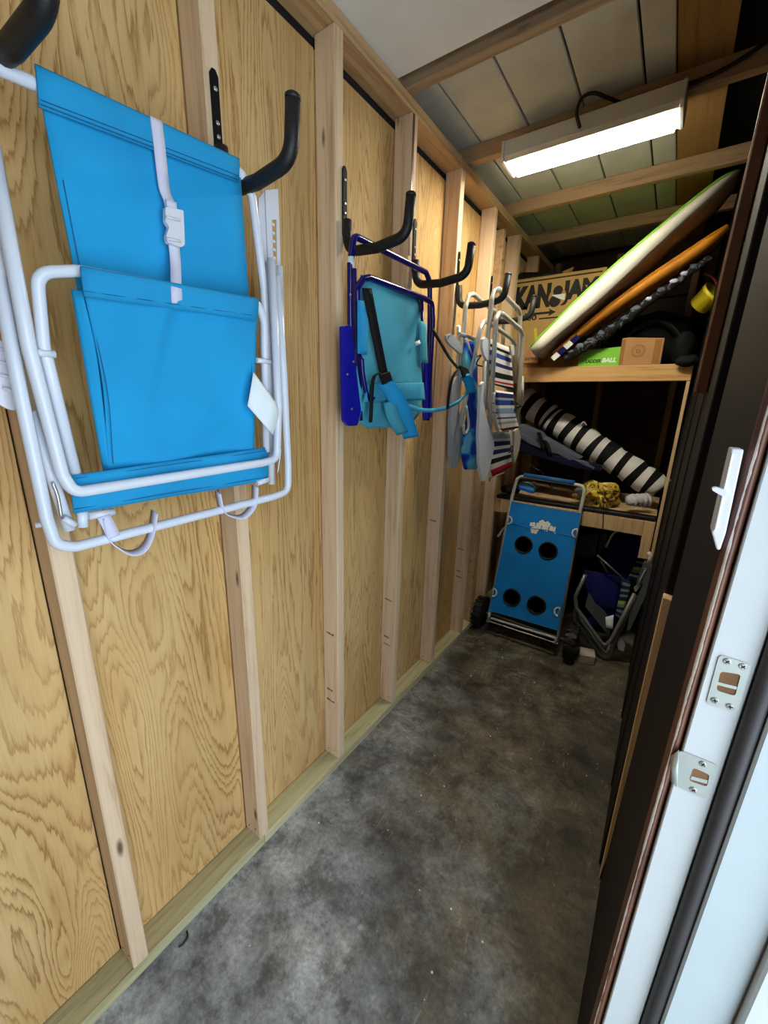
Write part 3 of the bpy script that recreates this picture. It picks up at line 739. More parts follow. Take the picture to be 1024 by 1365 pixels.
obj('carry_loop', MB().sheet([[p + V((-.012, 0, .003)), p, p + V((.012, 0, -.003))] for p in lp], .002), 'webwhite', ch)
lp = smooth([(0.1483,0.3109,1.2877),(0.1455,0.3204,1.2416),(0.1442,0.3484,1.2203),(0.1438,0.3809,1.2133),(0.1454,0.4114,1.2392),(0.1482,0.4172,1.2861)], 4)
obj('carry_loop', MB().sheet([[p + V((-.012, 0, .003)), p, p + V((.012, 0, -.003))] for p in lp], .002), 'webwhite', ch)
obj('loop_tab', MB().sheet(ribbon([(0.1539,0.0703,1.2818),(0.1523,0.0786,1.2545),(0.1512,0.083,1.2365)], .022, (0, 1, .2)), .003), 'webwhite', ch)

# ---------------------------------------------------------------- navy-framed teal backpack chair
nv = thing('backpack_chair', 'folded teal backpack chair with navy tube frame and black shoulder straps', 'chair', (0.1392,1.0209,1.7694))
obj('back_frame', MB().tube(fillet([(0.119,0.8482,1.4329),(0.1384,0.8076,1.7561),(0.1464,0.7973,1.8901),(0.1509,0.8085,1.9656),(0.1514,1.2306,1.9741),(0.15,1.2649,1.9496),(0.1434,1.2892,1.8395),(0.1191,1.3586,1.4342)], .022), .0098, 12), 'navymetal', nv)
obj('front_frame', MB().tube(fillet([(0.1396,0.8584,1.4434),(0.1731,0.8007,1.7517),(0.1773,0.7911,1.8217),(0.1791,0.8168,1.851),(0.1797,0.8449,1.8615),(0.1803,1.1788,1.8719),(0.1801,1.2367,1.8682),(0.1766,1.256,1.8095),(0.1399,1.3196,1.4481)], .022), .0098, 12), 'navymetal', nv)
obj('side_tube', MB().tube([(0.1606,0.7974,1.8763),(0.1346,0.8447,1.4434)], .0082, 10), 'navymetal', nv)
obj('seat_tube', MB().tube(smooth([(0.186,0.8043,1.6338),(0.183,0.8166,1.5826),(0.1796,0.8414,1.5274),(0.1784,0.8635,1.507),(0.1791,0.8786,1.5192)]), .0075, 10), 'navymetal', nv)
obj('seat_tube', MB().tube([(0.1659,1.1811,1.8814),(0.1392,1.2963,1.4361)], .0075, 10), 'navymetal', nv)
obj('armrest', MB().plate(roundpoly([(0.1636,0.7269,1.71),(0.1641,0.7665,1.7182),(0.1494,0.8378,1.4729),(0.1467,0.8221,1.4275),(0.1466,0.7769,1.4264),(0.1476,0.754,1.4432),(0.1582,0.7358,1.6197)], .006), (.012, 0, 0), .003), 'navyplastic', nv)
obj('armrest', MB().plate(roundpoly([(0.1473,1.2416,1.6544),(0.1481,1.2998,1.6681),(0.1349,1.3486,1.4476),(0.1343,1.2854,1.4391)], .006), (.012, 0, 0), .003), 'navyplastic', nv)
obj('label_sleeve', MB().tube([(0.1475,0.7959,1.909),(0.1454,0.802,1.8738)], .0108, 12), 'paper', nv)
obj('back_fabric', MB().sheet(rows([[(0.1669,0.8212,1.8656),(0.1669,1.1593,1.8645)], [(0.1687,0.8093,1.7945),(0.1692,1.1718,1.804)], [(0.1619,0.816,1.649),(0.1625,1.2086,1.6591)], [(0.1546,0.8228,1.5266),(0.1563,1.2298,1.5545)], [(0.1419,0.8395,1.4486),(0.1427,1.2381,1.4611)], [(0.1329,0.9093,1.4143),(0.1329,1.1819,1.4142)]], 12, 4,
    lambda u, v: (.014 * math.sin(PI * u) * (.4 + .6 * math.sin(PI * v)) + .003 * math.sin(7 * u + 11 * v), 0, 0)), .003), 'teal', nv)
obj('side_flap', MB().sheet(rows([[(0.1806,1.1477,1.7939),(0.1805,1.198,1.792)], [(0.1795,1.1616,1.7249),(0.1794,1.213,1.7235)], [(0.1722,1.1865,1.6541),(0.1722,1.2394,1.6534)]], 3, 4), .003), 'teal', nv)
obj('side_flap', MB().sheet(rows([[(0.1902,0.779,1.7861),(0.1906,0.8323,1.7926)], [(0.1854,0.7859,1.7072),(0.1852,0.8339,1.7037)], [(0.1816,0.7915,1.6433),(0.1816,0.8362,1.6438)]], 3, 4), .003), 'aqua', nv)
obj('pocket', MB().sheet(rows([[(0.1804,0.8436,1.5573),(0.1819,1.1943,1.5808)], [(0.183,0.8329,1.534),(0.1842,1.1988,1.5533)], [(0.1751,0.8282,1.5016),(0.176,1.2228,1.5172)]], 8, 4, lambda u, v: (.008 * math.sin(PI * u), 0, 0)), .006), 'teal2', nv)
obj('shoulder_strap', MB().sheet(ribbon([(0.214,0.79,1.8169),(0.209,0.8318,1.7331),(0.2036,0.8778,1.6427),(0.2003,0.9055,1.5883)], .030, (.5, .85, .1)), .0022), 'blackweb', nv)
obj('strap_buckle', MB().plate([(0.2043,0.8666,1.5879),(0.2051,0.9195,1.6009),(0.2033,0.9411,1.5717),(0.2024,0.891,1.5572)], (.010, 0, 0), .002), 'black', nv)
obj('shoulder_pad', MB().sheet(ribbon([(0.2049,0.9085,1.5651),(0.2153,0.9341,1.5379),(0.2231,0.9608,1.5023),(0.22,1.0127,1.4494),(0.211,1.0735,1.3831)], .058, (.75, .65, .2)), .014), 'aqua', nv)
obj('shoulder_pad', MB().sheet(ribbon([(0.2034,0.9354,1.5064),(0.2054,0.9577,1.4571),(0.2019,1.0247,1.3982)], .045, (.6, .75, .3)), .012), 'teal', nv)
obj('strap_tail', MB().sheet(ribbon([(0.2038,0.8835,1.5959),(0.2028,0.8488,1.5799),(0.2003,0.8414,1.5389),(0.1969,0.8436,1.4813),(0.1943,0.8441,1.4388)], .013, (.5, 1, .1)), .002), 'blackweb', nv)
obj('waist_strap', MB().sheet(ribbon([(0.2226,1.0252,1.4931),(0.2217,1.1405,1.478),(0.2421,1.2536,1.4845),(0.2238,1.4263,1.5131),(0.2256,1.4946,1.5431),(0.2879,1.4391,1.5813)], .016, (0, .1, 1)), .003), 'teal2', nv)
obj('shoulder_strap', MB().sheet(ribbon([(0.1995,1.2118,1.7745),(0.2166,1.2579,1.727),(0.2435,1.2887,1.6748),(0.2713,1.3175,1.6376)], .013, (.6, .8, .3)), .0022), 'blackweb', nv)
obj('strap_buckle', MB().plate([(0.2819,1.2858,1.6485),(0.2816,1.3577,1.6433),(0.2802,1.4023,1.6207),(0.2793,1.3339,1.6047)], (.008, 0, 0), .002), 'black', nv)
obj('shoulder_pad', MB().sheet(ribbon([(0.285,1.3476,1.6169),(0.2834,1.3932,1.5908),(0.2812,1.4366,1.554)], .042, (.7, .7, .2)), .010), 'aqua', nv)
obj('strap_tail', MB().sheet(ribbon([(0.2716,1.3295,1.6442),(0.2701,1.2823,1.6183),(0.2677,1.2604,1.5782),(0.2647,1.2545,1.5277),(0.2621,1.2594,1.4851)], .013, (.5, 1, .1)), .002), 'blackweb', nv)
obj('care_tag', MB().sheet(rows([[(0.1958,1.0974,1.7131),(0.1965,1.127,1.7244)], [(0.1951,1.11,1.7022),(0.1958,1.14,1.7135)]], 2, 2), .001), 'paper', nv)
for p in [(0.1807,0.7498,1.7949),(0.1701,0.7771,1.6189),(0.1678,0.7518,1.5806),(0.1618,0.7807,1.4801)]: obj('rivet', MB().lathe([(.004, 0), (.003, .0025)], V(p) + V((.006, 0, 0)), (1, -.2, 0), 8), 'zinc', nv)

# ---------------------------------------------------------------- grey and blue-camouflage chair (behind, nearer the wall)
gc = thing('camouflage_chair', 'folded aluminium chair with blue camouflage fabric and grey paddle arms', 'chair', (0.1316,1.687,1.6427))
S = 1
obj('back_frame', MB().tube(fillet([(0.1193,1.6518,1.4383),(0.1339,1.6237,1.6813),(0.1487,1.6013,1.9282),(0.1517,1.6214,1.9784),(0.1525,1.6665,1.9913),(0.151,1.9861,1.9671),(0.15,2.0887,1.9504),(0.1474,2.1234,1.9072),(0.1337,2.1572,1.6792)], .022), .0108, 12), 'alu', gc)
obj('front_frame', MB().tube(fillet([(0.1723,1.5884,1.4045),(0.1886,1.6259,1.676),(0.1986,1.6693,1.8437),(0.2006,1.6996,1.8764),(0.2012,1.7509,1.8866),(0.1996,2.0993,1.86),(0.1984,2.1863,1.8396),(0.1861,2.2468,1.6352)], .022), .0108, 12), 'alu', gc)
obj('side_tube', MB().tube([(0.1413,1.5612,1.839),(0.1351,1.5876,1.7354),(0.1198,1.6337,1.4803)], .0095, 10), 'alu', gc)
obj('cross_bar', MB().tube([(0.1563,1.5391,1.8057),(0.1565,1.7213,1.8081)], .009, 10), 'greyplastic', gc)
obj('tube_end', MB().tube([(0.1338,1.5698,1.8464),(0.1323,1.5839,1.8211)], .010, 10), 'creamplastic', gc)
obj('arm_hinge', MB().plate(roundpoly([(0.1548,1.4005,1.7794),(0.1556,1.4421,1.7927),(0.1552,1.4865,1.787),(0.1531,1.5696,1.7513),(0.1519,1.59,1.7311),(0.1512,1.5744,1.7201),(0.1518,1.5252,1.7297),(0.1529,1.4415,1.7486),(0.1538,1.4031,1.7627)], .006), (.010, 0, 0), .002), 'greyplastic', gc)
obj('paddle_arm', MB().plate(roundpoly([(0.1481,1.4974,1.5845),(0.1495,1.5133,1.608),(0.1507,1.544,1.6289),(0.1416,1.5881,1.477),(0.1386,1.6579,1.4266),(0.136,1.6955,1.3825),(0.1303,1.7108,1.2886),(0.1246,1.6551,1.1933),(0.1249,1.5934,1.1984),(0.1292,1.5577,1.2698),(0.1388,1.5151,1.4292)], .006), (.013, 0, 0), .003), 'greyplastic', gc)
obj('camo_fabric', MB().sheet(rows([[(0.1696,1.5828,1.7761),(0.1711,1.6879,1.8009)], [(0.1735,1.5713,1.6756),(0.1743,1.715,1.6879)], [(0.1634,1.676,1.507),(0.1638,1.778,1.5127)], [(0.1606,1.665,1.3764),(0.1613,1.814,1.3888)], [(0.1537,1.6714,1.2624),(0.1528,1.8655,1.246)], [(0.1385,1.7513,1.1757),(0.1377,1.9162,1.1616)]], 6, 5,
    lambda u, v: (.012 * math.sin(PI * u), 0, 0)), .012), 'camo', gc)
obj('seat_tube', MB().tube(smooth([(0.1879,1.6014,1.4984),(0.1827,1.6555,1.4118),(0.1807,1.6455,1.3783),(0.1804,1.6162,1.3732),(0.1828,1.5985,1.4132)]), .007, 8), 'alu', gc)
obj('seat_piping', MB().tube([(0.195,1.5269,1.7835),(0.1916,1.6137,1.7262)], .004, 8), 'webwhite', gc)
for p in [(0.1677,1.4196,1.7784),(0.1646,1.5516,1.7264)]: obj('rivet', MB().lathe([(.005, 0), (.004, .003)], p, (1, -.3, 0), 8), 'zinc', gc)

# ---------------------------------------------------------------- striped aluminium chair (outer)
st = thing('striped_chair', 'folded aluminium beach chair with navy, red and white stripes', 'chair', (0.2576,1.7715,1.5765))
obj('back_frame', MB().tube(fillet([(0.234,1.7305,1.4838),(0.2524,1.6357,1.7908),(0.2619,1.6189,1.9478),(0.2639,1.6313,1.9813),(0.2652,1.6822,2.0026),(0.2635,1.975,1.9748),(0.2625,2.0204,1.9586),(0.2534,2.0835,1.8062),(0.2427,2.1345,1.6288)], .022), .0108, 12), 'alu', st)
obj('front_frame', MB().tube(fillet([(0.2615,1.7345,1.392),(0.2832,1.6454,1.7534),(0.2898,1.6138,1.8638),(0.2917,1.6386,1.8943),(0.2919,1.6935,1.8986),(0.2906,1.9584,1.8763),(0.2895,2.0083,1.8588),(0.2859,2.0326,1.7986),(0.2728,2.102,1.5805),(0.2612,2.1935,1.3866)], .022), .0108, 12), 'alu', st)
obj('side_tube', MB().tube([(0.2547,1.6136,1.6956),(0.2395,1.6977,1.4424)], .009, 10), 'alu', st)
obj('side_tube', MB().tube([(0.248,2.209,1.6663),(0.2387,2.3069,1.5118)], .009, 10), 'creamplastic', st)
obj('back_fabric', MB().sheet(rows([[(0.2625,1.647,1.7916),(0.2621,1.9114,1.7856)], [(0.2661,1.6511,1.7175),(0.2656,1.9533,1.7099)], [(0.2624,1.6789,1.624),(0.2623,2.0142,1.6223)], [(0.2592,1.716,1.6027),(0.2583,2.0386,1.5876)]], 6, 5, lambda u, v: (-.006 * math.sin(PI * u), 0, 0)), .004), 'stripe_back', st)
obj('seat_fabric', MB().sheet(rows([[(0.2824,1.705,1.5741),(0.2823,1.9692,1.5715)], [(0.2816,1.739,1.5103),(0.2818,2.0048,1.514)], [(0.2778,1.7853,1.4474),(0.2779,2.0698,1.4489)], [(0.2705,1.8556,1.3753),(0.271,2.173,1.3831)]], 6, 5), .006), 'stripe_seat', st)
obj('seat_rail', MB().tube(smooth([(0.2887,1.6764,1.5612),(0.2839,1.7025,1.4813),(0.2803,1.7543,1.4225),(0.2776,1.8248,1.3769),(0.2776,1.8514,1.3759)]), .0078, 10), 'alu', st)
obj('lower_fabric', MB().sheet(rows([[(0.2354,1.8389,1.374),(0.2345,2.1264,1.3578)], [(0.2309,1.877,1.2987),(0.2304,2.1688,1.2895)], [(0.2263,1.8896,1.2221),(0.2264,2.2189,1.2228)], [(0.2201,1.9395,1.1187),(0.2217,2.2982,1.1443)]], 6, 5), .006), 'stripe_low', st)
obj('lower_rail', MB().tube([(0.2398,2.1241,1.3632),(0.2282,2.2639,1.1705)], .0065, 8), 'creamplastic', st)
obj('lower_rail', MB().tube([(0.2239,1.8675,1.1813),(0.2199,1.9478,1.115),(0.2201,2.1508,1.1176)], .0055, 8), 'alu', st)
obj('arm_hinge', MB().plate(roundpoly([(0.2577,1.5383,1.7775),(0.2584,1.5684,1.7904),(0.2578,1.6088,1.7796),(0.2549,1.6407,1.7319),(0.2531,1.6398,1.7018),(0.2529,1.6199,1.6981),(0.2542,1.5697,1.7207),(0.2558,1.5449,1.7466)], .006), (.012, 0, 0), .002), 'lilacplastic', st)
obj('paddle_arm', MB().plate(roundpoly([(0.2636,1.5497,1.594),(0.2644,1.5706,1.6063),(0.2592,1.5949,1.5195),(0.2541,1.6794,1.4353),(0.2493,1.7821,1.3551),(0.2467,1.8273,1.3122),(0.244,1.8314,1.2662),(0.2353,1.79,1.1214),(0.2356,1.7376,1.1264),(0.2417,1.6544,1.2286),(0.2508,1.5913,1.3804),(0.2591,1.56,1.5188)], .007), (.014, 0, 0), .003), 'lilacplastic', st)
obj('paddle_arm', MB().plate(roundpoly([(0.2246,2.1956,1.3596),(0.2256,2.2861,1.3772),(0.2222,2.3649,1.3203),(0.2172,2.3753,1.2367),(0.2124,2.326,1.1571),(0.2167,2.263,1.229)], .006), (.012, 0, 0), .003), 'creamplastic', st)
for p in [(0.2681,1.5905,1.7021)], [(0.2781,1.5214,1.5844)], [(0.2845,1.646,1.5248)]: obj('rivet', MB().lathe([(.005, 0), (.004, .003)], p[0], (1, -.3, 0), 8), 'zinc', st)
obj('hinge', MB().plate(roundpoly([(0.2803,1.836,1.7878),(0.2807,1.885,1.7958),(0.2782,1.9211,1.7527),(0.2777,1.8841,1.7448)], .005), (.01, 0, 0), .002), 'creamplastic', st)
obj('latch', MB().blob((0.2731,2.0983,1.5009), (.018, .020, .014), 5, .2, 2), 'black', st)
obj('cord_tie', MB().tube(smooth([(0.2899,1.945,1.5311),(0.2889,2.0426,1.5146),(0.2869,2.0146,1.4821),(0.2884,2.1263,1.5063)]), .003, 6), 'black', st)
obj('cord_tie', MB().tube(smooth([(0.2476,2.1157,1.2436),(0.2477,2.1864,1.2457),(0.2499,2.1514,1.2819),(0.2485,2.1321,1.2576)]), .003, 6), 'black', st)
obj('cord_tie', MB().tube(smooth([(0.2888,1.6772,1.5135),(0.2889,1.7176,1.515)]), .003, 6), 'black', st)
obj('cord_tie', MB().tube(smooth([(0.2863,1.6953,1.4712),(0.2861,1.7562,1.469)]), .003, 6), 'black', st)
obj('cord_tie', MB().tube(smooth([(0.2356,1.8766,1.1264),(0.2342,1.8792,1.104)]), .003, 6), 'black', st)
obj('cord_tie', MB().tube(smooth([(0.2356,1.5722,1.7108),(0.2362,1.6145,1.7206),(0.2339,1.5728,1.6814),(0.2335,1.653,1.6751)]), .003, 6), 'black', st)

# ---------------------------------------------------------------- shelves
up = thing('upper_shelf', 'upper wooden shelf with a thick front board, holding boards and boxes', 'shelf', (.55, 2.46, 1.65))
obj('front_board', MB().box((SF + .001, 2.462, 1.652), (1.036, 2.50, 1.737), .002), 'shelfwood', up)
obj('shelf_panel', MB().box((SF + .001, 2.501, 1.720), (1.032, 3.19, 1.737), .001), 'shelfwood', up)
obj('post', MB().box((1.020, 2.462, .62), (1.036, 2.50, 1.651), .002), 'postwood', up)
lo = thing('lower_shelf', 'lower wooden shelf behind the blue cart, black-edged top', 'shelf', (.55, 2.47, .79))
obj('front_board', MB().box((SF + .001, 2.478, .790), (.960, 2.516, .882), .003), 'postwood', lo)
obj('shelf_edge', MB().box((SF + .001, 2.484, .883), (1.012, 2.56, .905), .002), 'black', lo)
obj('shelf_panel', MB().box((SF + .001, 2.561, .883), (1.012, 3.19, .905), .001), 'postwood', lo)
obj('post', MB().box((.962, 2.478, .655), (1.014, 2.53, .882), .003), 'postwood', lo)
obj('support_block', MB().box((SF + .001, 2.462, .79), (SF + .035, 2.477, .880), .002), 'plate', lo)

# ---------------------------------------------------------------- strip light and its cable
li = thing('strip_light', 'lit white LED strip light fixed across the ceiling rafter', 'light', (.55, 1.69, 2.52))
Lx0, Lx1, Ly0, Ly1 = .262, .842, 1.618, 1.768
prof = [(Ly0, 2.521), (Ly0 - .001, 2.468), (Ly0 + .012, 2.455), (Ly1 - .012, 2.455), (Ly1, 2.468), (Ly1, 2.521)]
obj('housing', MB().plate([(Lx0, a, b) for a, b in prof], (Lx1 - Lx0, 0, 0), .002), 'housing', li)
for x in (Lx0 - .012, Lx1):
    obj('end_cap', MB().plate([(x, a + (.004 if a > 1.7 else -.004), b - (.003 if b < 2.5 else 0)) for a, b in prof], (.012, 0, 0), .002), 'housing', li)
obj('lens', MB().box((Lx0 + .014, Ly0 + .026, 2.4475), (Lx1 - .014, Ly1 - .012, 2.4548), .002), 'led', li)
cb = MB().tube(smooth([(0.5437,1.606,2.4761), (0.5279,1.602,2.5232), (0.5399,1.602,2.5608), (0.5762,1.61,2.5681), (0.6217,1.64,2.5536), (0.6739,1.672,2.54), (0.773,1.68,2.5394), (0.885,1.68,2.5382), (0.9667,1.678,2.5508), (1.0468,1.676,2.5819)], 6), .0058, 8)
tag(obj('power_cable', cb, 'cable', loc=(0.5553,1.68,2.6083)), 'black power cable looping from the strip light along the rafter', 'cable')

# ---------------------------------------------------------------- blue beach cart leaning on the lower shelf
ct = thing('beach_cart', 'blue folding beach cart with four cup holes and black wheels, leaning on the lower shelf', 'cart', (.42, 2.22, 0))
UC = V((0, .31, 1)).normalized(); NC = V((0, -1, .31)).normalized(); XC = V((1, 0, 0))
obj('handle_frame', MB().tube(fillet([(0.1961,2.1999,0.0864),(0.192,2.4502,0.8938),(0.1998,2.4995,1.0527),(0.6238,2.4951,1.0386),(0.621,2.4446,0.8758),(0.6417,2.205,0.1029)], .05, 7), .0105, 12), 'alu', ct)
obj('foam_grip', MB().tube([(0.2434,2.5018,1.0601),(0.5575,2.4981,1.0483)], .0165, 14), 'cartgrip', ct)
TLc, TRc, BRc, BLc = [(0.1996,2.4286,0.8885),(0.6319,2.4264,0.8815),(0.6358,2.2081,0.1774),(0.1966,2.2055,0.1689)]
hs = []
for c_ in [(0.3327,2.3487,0.6307),(0.4884,2.3469,0.6251),(0.3262,2.2437,0.292),(0.4842,2.2427,0.289)]: hs.append((V(c_), circle(c_, XC, UC, .053, 22)))
obj('panel', plate_holes([TLc, V(TLc).lerp(V(TRc), .5) + UC * -.003, TRc, V(TRc).lerp(V(BRc), .5) + XC * -.004, BRc, V(BRc).lerp(V(BLc), .5) + UC * .003, BLc, V(BLc).lerp(V(TLc), .5) + XC * .004], [h[1] for h in hs], NC * -.004), 'cartblue', ct)
for tt in (.2,):
    a_ = V(TLc).lerp(V(BLc), tt); b_ = V(TRc).lerp(V(BRc), tt)
    obj('fold_seam', MB().tube([a_.lerp(b_, k / 10) + UC * (.004 * math.sin(k * 1.3)) + NC * .001 for k in range(11)], .0042, 6), 'cartblue', ct)
for c, h in hs:
    r_ = obj('cup_ring', MB().tube([p + NC * .002 for p in h], .0062, 8, closed=True), 'black', ct)
    obj('cup_net', MB().lathe([(.052, .0), (.050, -.05), (.044, -.098), (.0, -.10)], c - NC * .004, NC, 22, True, False), 'net', r_)
# printed white wordmark with blossoms
def flower(mb, c, r):
    for k in range(5):
        a = 2 * PI * k / 5 + .3
        mb.plate(circle(c + XC * (r * .55 * math.cos(a)) + UC * (r * .55 * math.sin(a)), XC, UC, r * .5, 8), NC * .0012)
    return mb
LP = [(0.3535,2.388,0.7656),(0.365,2.3883,0.7667),(0.3764,2.3887,0.7681),(0.3915,2.3884,0.7669),(0.4031,2.3874,0.7639),(0.4137,2.3878,0.7652),(0.4295,2.388,0.7655),(0.4439,2.3872,0.7631),(0.4582,2.3864,0.7606),(0.4746,2.3872,0.763),(0.4874,2.3865,0.761),(0.4999,2.3863,0.7602)]
LH = (.026, .028, .028, .034, .040, .044, .046, .046, .044, .034, .032, .032)
LG = [(0.2511,2.4105,0.8384),(0.2511,2.4105,0.8384),(0.2511,2.4105,0.8384),(0.2511,2.4105,0.8384),(0.2511,2.4105,0.8384),(0.2511,2.4105,0.8384),(0.3821,2.378,0.7336),(0.4199,2.394,0.7849),(0.4515,2.393,0.7817),(0.494,2.3812,0.7436),(0.5124,2.3803,0.7408)]
mb = MB()
for k, (p, h_) in enumerate(zip(LP, LH)):
    c = V(p); w2 = .0062; ln = .003 * math.sin(k * 2.3)
    mb.plate(roundpoly([c - XC * w2 - UC * (h_ / 2), c + XC * (w2 - .001) - UC * (h_ / 2), c + XC * (w2 + ln) + UC * (h_ / 2), c - XC * (w2 - ln) + UC * (h_ / 2)], .005, 3), NC * .0012)
mb.plate([V(LG[9]) + UC * .006, V(LG[10]) + UC * .005, V(LG[10]) - UC * .006, V(LG[9]) - UC * .002], NC * .0012)
for k, r in ((6, .025), (7, .020), (8, .020)): flower(mb, V(LG[k]), r)
obj('printed_logo', mb, 'whiteink', ct)
for c, s in zip([(0.2025,2.3865,0.7657),(0.631,2.3851,0.7611),(0.1983,2.2395,0.2916),(0.6197,2.2383,0.2876)], (1, -1, 1, -1)):
    c = V(c); arc_ = [c + XC * (s * .026 * math.sin(PI * k / 10)) + UC * (.027 * math.cos(PI * k / 10)) for k in range(11)]
    rg = obj('ring', MB().tube(arc_, .0052, 8), 'creamplastic', ct)
    obj('ring_bar', MB().tube([c + UC * .03, c - UC * .03], .0042, 8), 'steel', rg)
obj('tail_strap', MB().sheet(ribbon([(0.1929,2.3708,0.7215),(0.1753,2.3614,0.6913),(0.1576,2.3478,0.6473)], .022, (1, 0, .5)), .002), 'greyplastic', ct)
obj('bottom_bar', MB().tube([(0.2208,2.1942,0.126),(0.6357,2.1959,0.1314)], .0075, 10), 'whiteplastic', ct)
obj('axle_wire', MB().tube([(0.21,2.1871,0.103),(0.6497,2.1876,0.1046)], .0035, 8), 'whiteplastic', ct)
for a in [(0.203,2.1971,0.1354),(0.6333,2.1928,0.1215)]: obj('foot', MB().tube([V(a) + UC * .022, V(a) - UC * .026], .0085, 10), 'greyplastic', ct)
obj('axle', MB().tube([(.13, 2.285, .108), (.70, 2.262, .104)], .007, 8), 'steel', ct)
def wheel(cx, cy, cz, wd, r=.103):
    prof = [(.018, -wd / 2 - .008), (.055, -wd / 2 - .004), (.062, -wd / 2), (r - .012, -wd / 2), (r - .002, -wd / 2 + .012), (r, 0), (r - .002, wd / 2 - .012), (r - .012, wd / 2), (.062, wd / 2), (.055, wd / 2 + .004), (.018, wd / 2 + .008)]
    wh = obj('wheel', MB().lathe(prof, (cx, cy, cz), (1, 0, 0), 28), 'rubber', ct)
    mb = MB()
    for k in range(18):
        a = 2 * PI * k / 18; rot = Matrix.Rotation(a, 3, 'X')
        for sx in (-1, 1):
            b = MB().box((-.014 + sx * wd * .28, -.012, r - .003), (.014 + sx * wd * .28, .008, r + .0025), .001)
            for v in b.v: mb.v.append(rot @ V(v) + V((cx, cy, cz)))
            o_ = len(mb.v) - len(b.v)
            for f in b.f: mb.face([o_ + i for i in f])
    obj('tread', mb, 'rubber', wh)
    obj('hub', MB().lathe([(.03, -wd / 2 - .010), (.03, wd / 2 + .010)], (cx, cy, cz), (1, 0, 0), 16), 'black', wh)
wheel(.115, 2.275, .108, .058); wheel(.715, 2.250, .108, .062)

# ---------------------------------------------------------------- on the lower shelf
um = MB().tube([V((.095, 2.80, 1.545)).lerp(V((1.0021,2.72,1.0374)), k / 46) + V((0, 0, .004 * math.sin(k * .9))) for k in range(47)],
               [.092 + .004 * math.sin(k * 1.7) - (.012 if k > 44 else 0) - .012 * (k / 46) for k in range(47)], 20)
umt = thing('rolled_umbrella', 'rolled beach umbrella in black and white striped cloth on the lower shelf', 'umbrella', (1.0021,2.72,1.0374))
obj('rolled_cloth', um, 'umb', umt)
obj('tie', MB().tube([(1.0223,2.7,1.0985), (1.0546,2.68,1.1053), (1.0571,2.68,1.1325)], .005, 6), 'webwhite', umt)
obj('tie', MB().tube(smooth([(0.5091,2.66,1.3816),(0.5302,2.66,1.4203),(0.5509,2.66,1.3979)]), .004, 6), 'webwhite', umt)

bg_ = thing('folded_bag', 'folded slate grey and navy canvas bag under the striped umbrella', 'bag', (0.4,2.62,1.1571))
def slab(pts, dy, ch=.01, y=None): return MB().plate(pts, (0, dy, 0), ch)
obj('navy_base', slab([(0.0575,2.56,1.2987),(0.1712,2.56,1.2738),(0.4999,2.56,1.1753),(0.6772,2.56,1.163),(0.6822,2.56,1.1286),(0.5537,2.56,1.1294),(0.3833,2.56,1.1637),(0.0643,2.56,1.233)], .10, .008), 'navydark', bg_)
obj('grey_fold', slab([(0.0422,2.58,1.3792),(0.1631,2.58,1.3882),(0.2848,2.58,1.3419),(0.3259,2.58,1.2995),(0.3094,2.58,1.2242),(0.2332,2.58,1.2448),(0.1628,2.58,1.2938),(0.0496,2.58,1.3083)], .12, .008), 'greyfab', bg_)
obj('grey_fold', slab([(0.3114,2.59,1.3137),(0.445,2.59,1.2504),(0.5584,2.59,1.1935),(0.4849,2.59,1.1708),(0.4211,2.59,1.2067),(0.365,2.59,1.2123)], .12, .008), 'greyfab', bg_)
obj('grey_fold', slab([(0.0535,2.555,1.3533),(0.1661,2.555,1.3328),(0.256,2.555,1.2908),(0.3117,2.555,1.258),(0.3088,2.555,1.2398),(0.2382,2.555,1.263),(0.1693,2.555,1.3041),(0.0567,2.555,1.323)], .10, .004), 'greyfab', bg_)
obj('pale_edge', slab([(0.5181,2.556,1.1877),(0.575,2.556,1.1831),(0.6482,2.556,1.1504),(0.6455,2.556,1.138),(0.5781,2.556,1.1611)], .05, .004), 'greyfab', bg_)
obj('closing_strap', MB().sheet(ribbon([(0.2904,2.55,1.3434),(0.3136,2.55,1.295),(0.3316,2.55,1.2316)], .024, (1, 0, .2)), .003), 'blackweb', bg_)
obj('closing_strap', MB().sheet(ribbon([(0.3307,2.55,1.2962),(0.3589,2.55,1.2568),(0.3802,2.55,1.2064)], .026, (1, 0, .2)), .003), 'blackweb', bg_)
tag(obj('thin_cord', MB().tube(smooth([(0.1938,2.6,1.1987),(0.2102,2.6,1.1703),(0.259,2.6,1.1144),(0.3332,2.6,1.0731),(0.3896,2.6,0.9975),(0.4127,2.6,0.9786)]), .004, 6), 'cable', loc=(0.3896,2.6,0.9975)), 'thin dark cord hanging from the folded bag to the lower shelf', 'cord')

br = thing('scrub_brush', 'bright blue scrub brush on the lower shelf by the cart handle', 'brush', (0.2629,2.52,0.9408))
obj('block', MB().plate(roundpoly([(0.2049,2.52,0.9774),(0.2278,2.52,0.9724),(0.3139,2.52,0.9562),(0.3186,2.52,0.9425),(0.2943,2.52,0.9397),(0.2095,2.52,0.9576)], .01), (0, .06, 0), .004), 'blueplastic', br)
obj('top', MB().plate(roundpoly([(0.2058,2.525,0.9768),(0.2189,2.525,1.0029),(0.2739,2.525,1.0021),(0.3123,2.525,0.9712),(0.3128,2.525,0.9545),(0.2266,2.525,0.9698)], .01), (0, .05, 0), .006), 'lightblue', br)
dk = thing('dark_bundle', 'small dark fabric bundle at the left end of the lower shelf', 'bundle', (.135, 2.60, .906))
obj('cloth', MB().blob((.135, 2.60, .935), (.075, .06, .035), 3, .2, 3, .906), 'blackfab', dk)

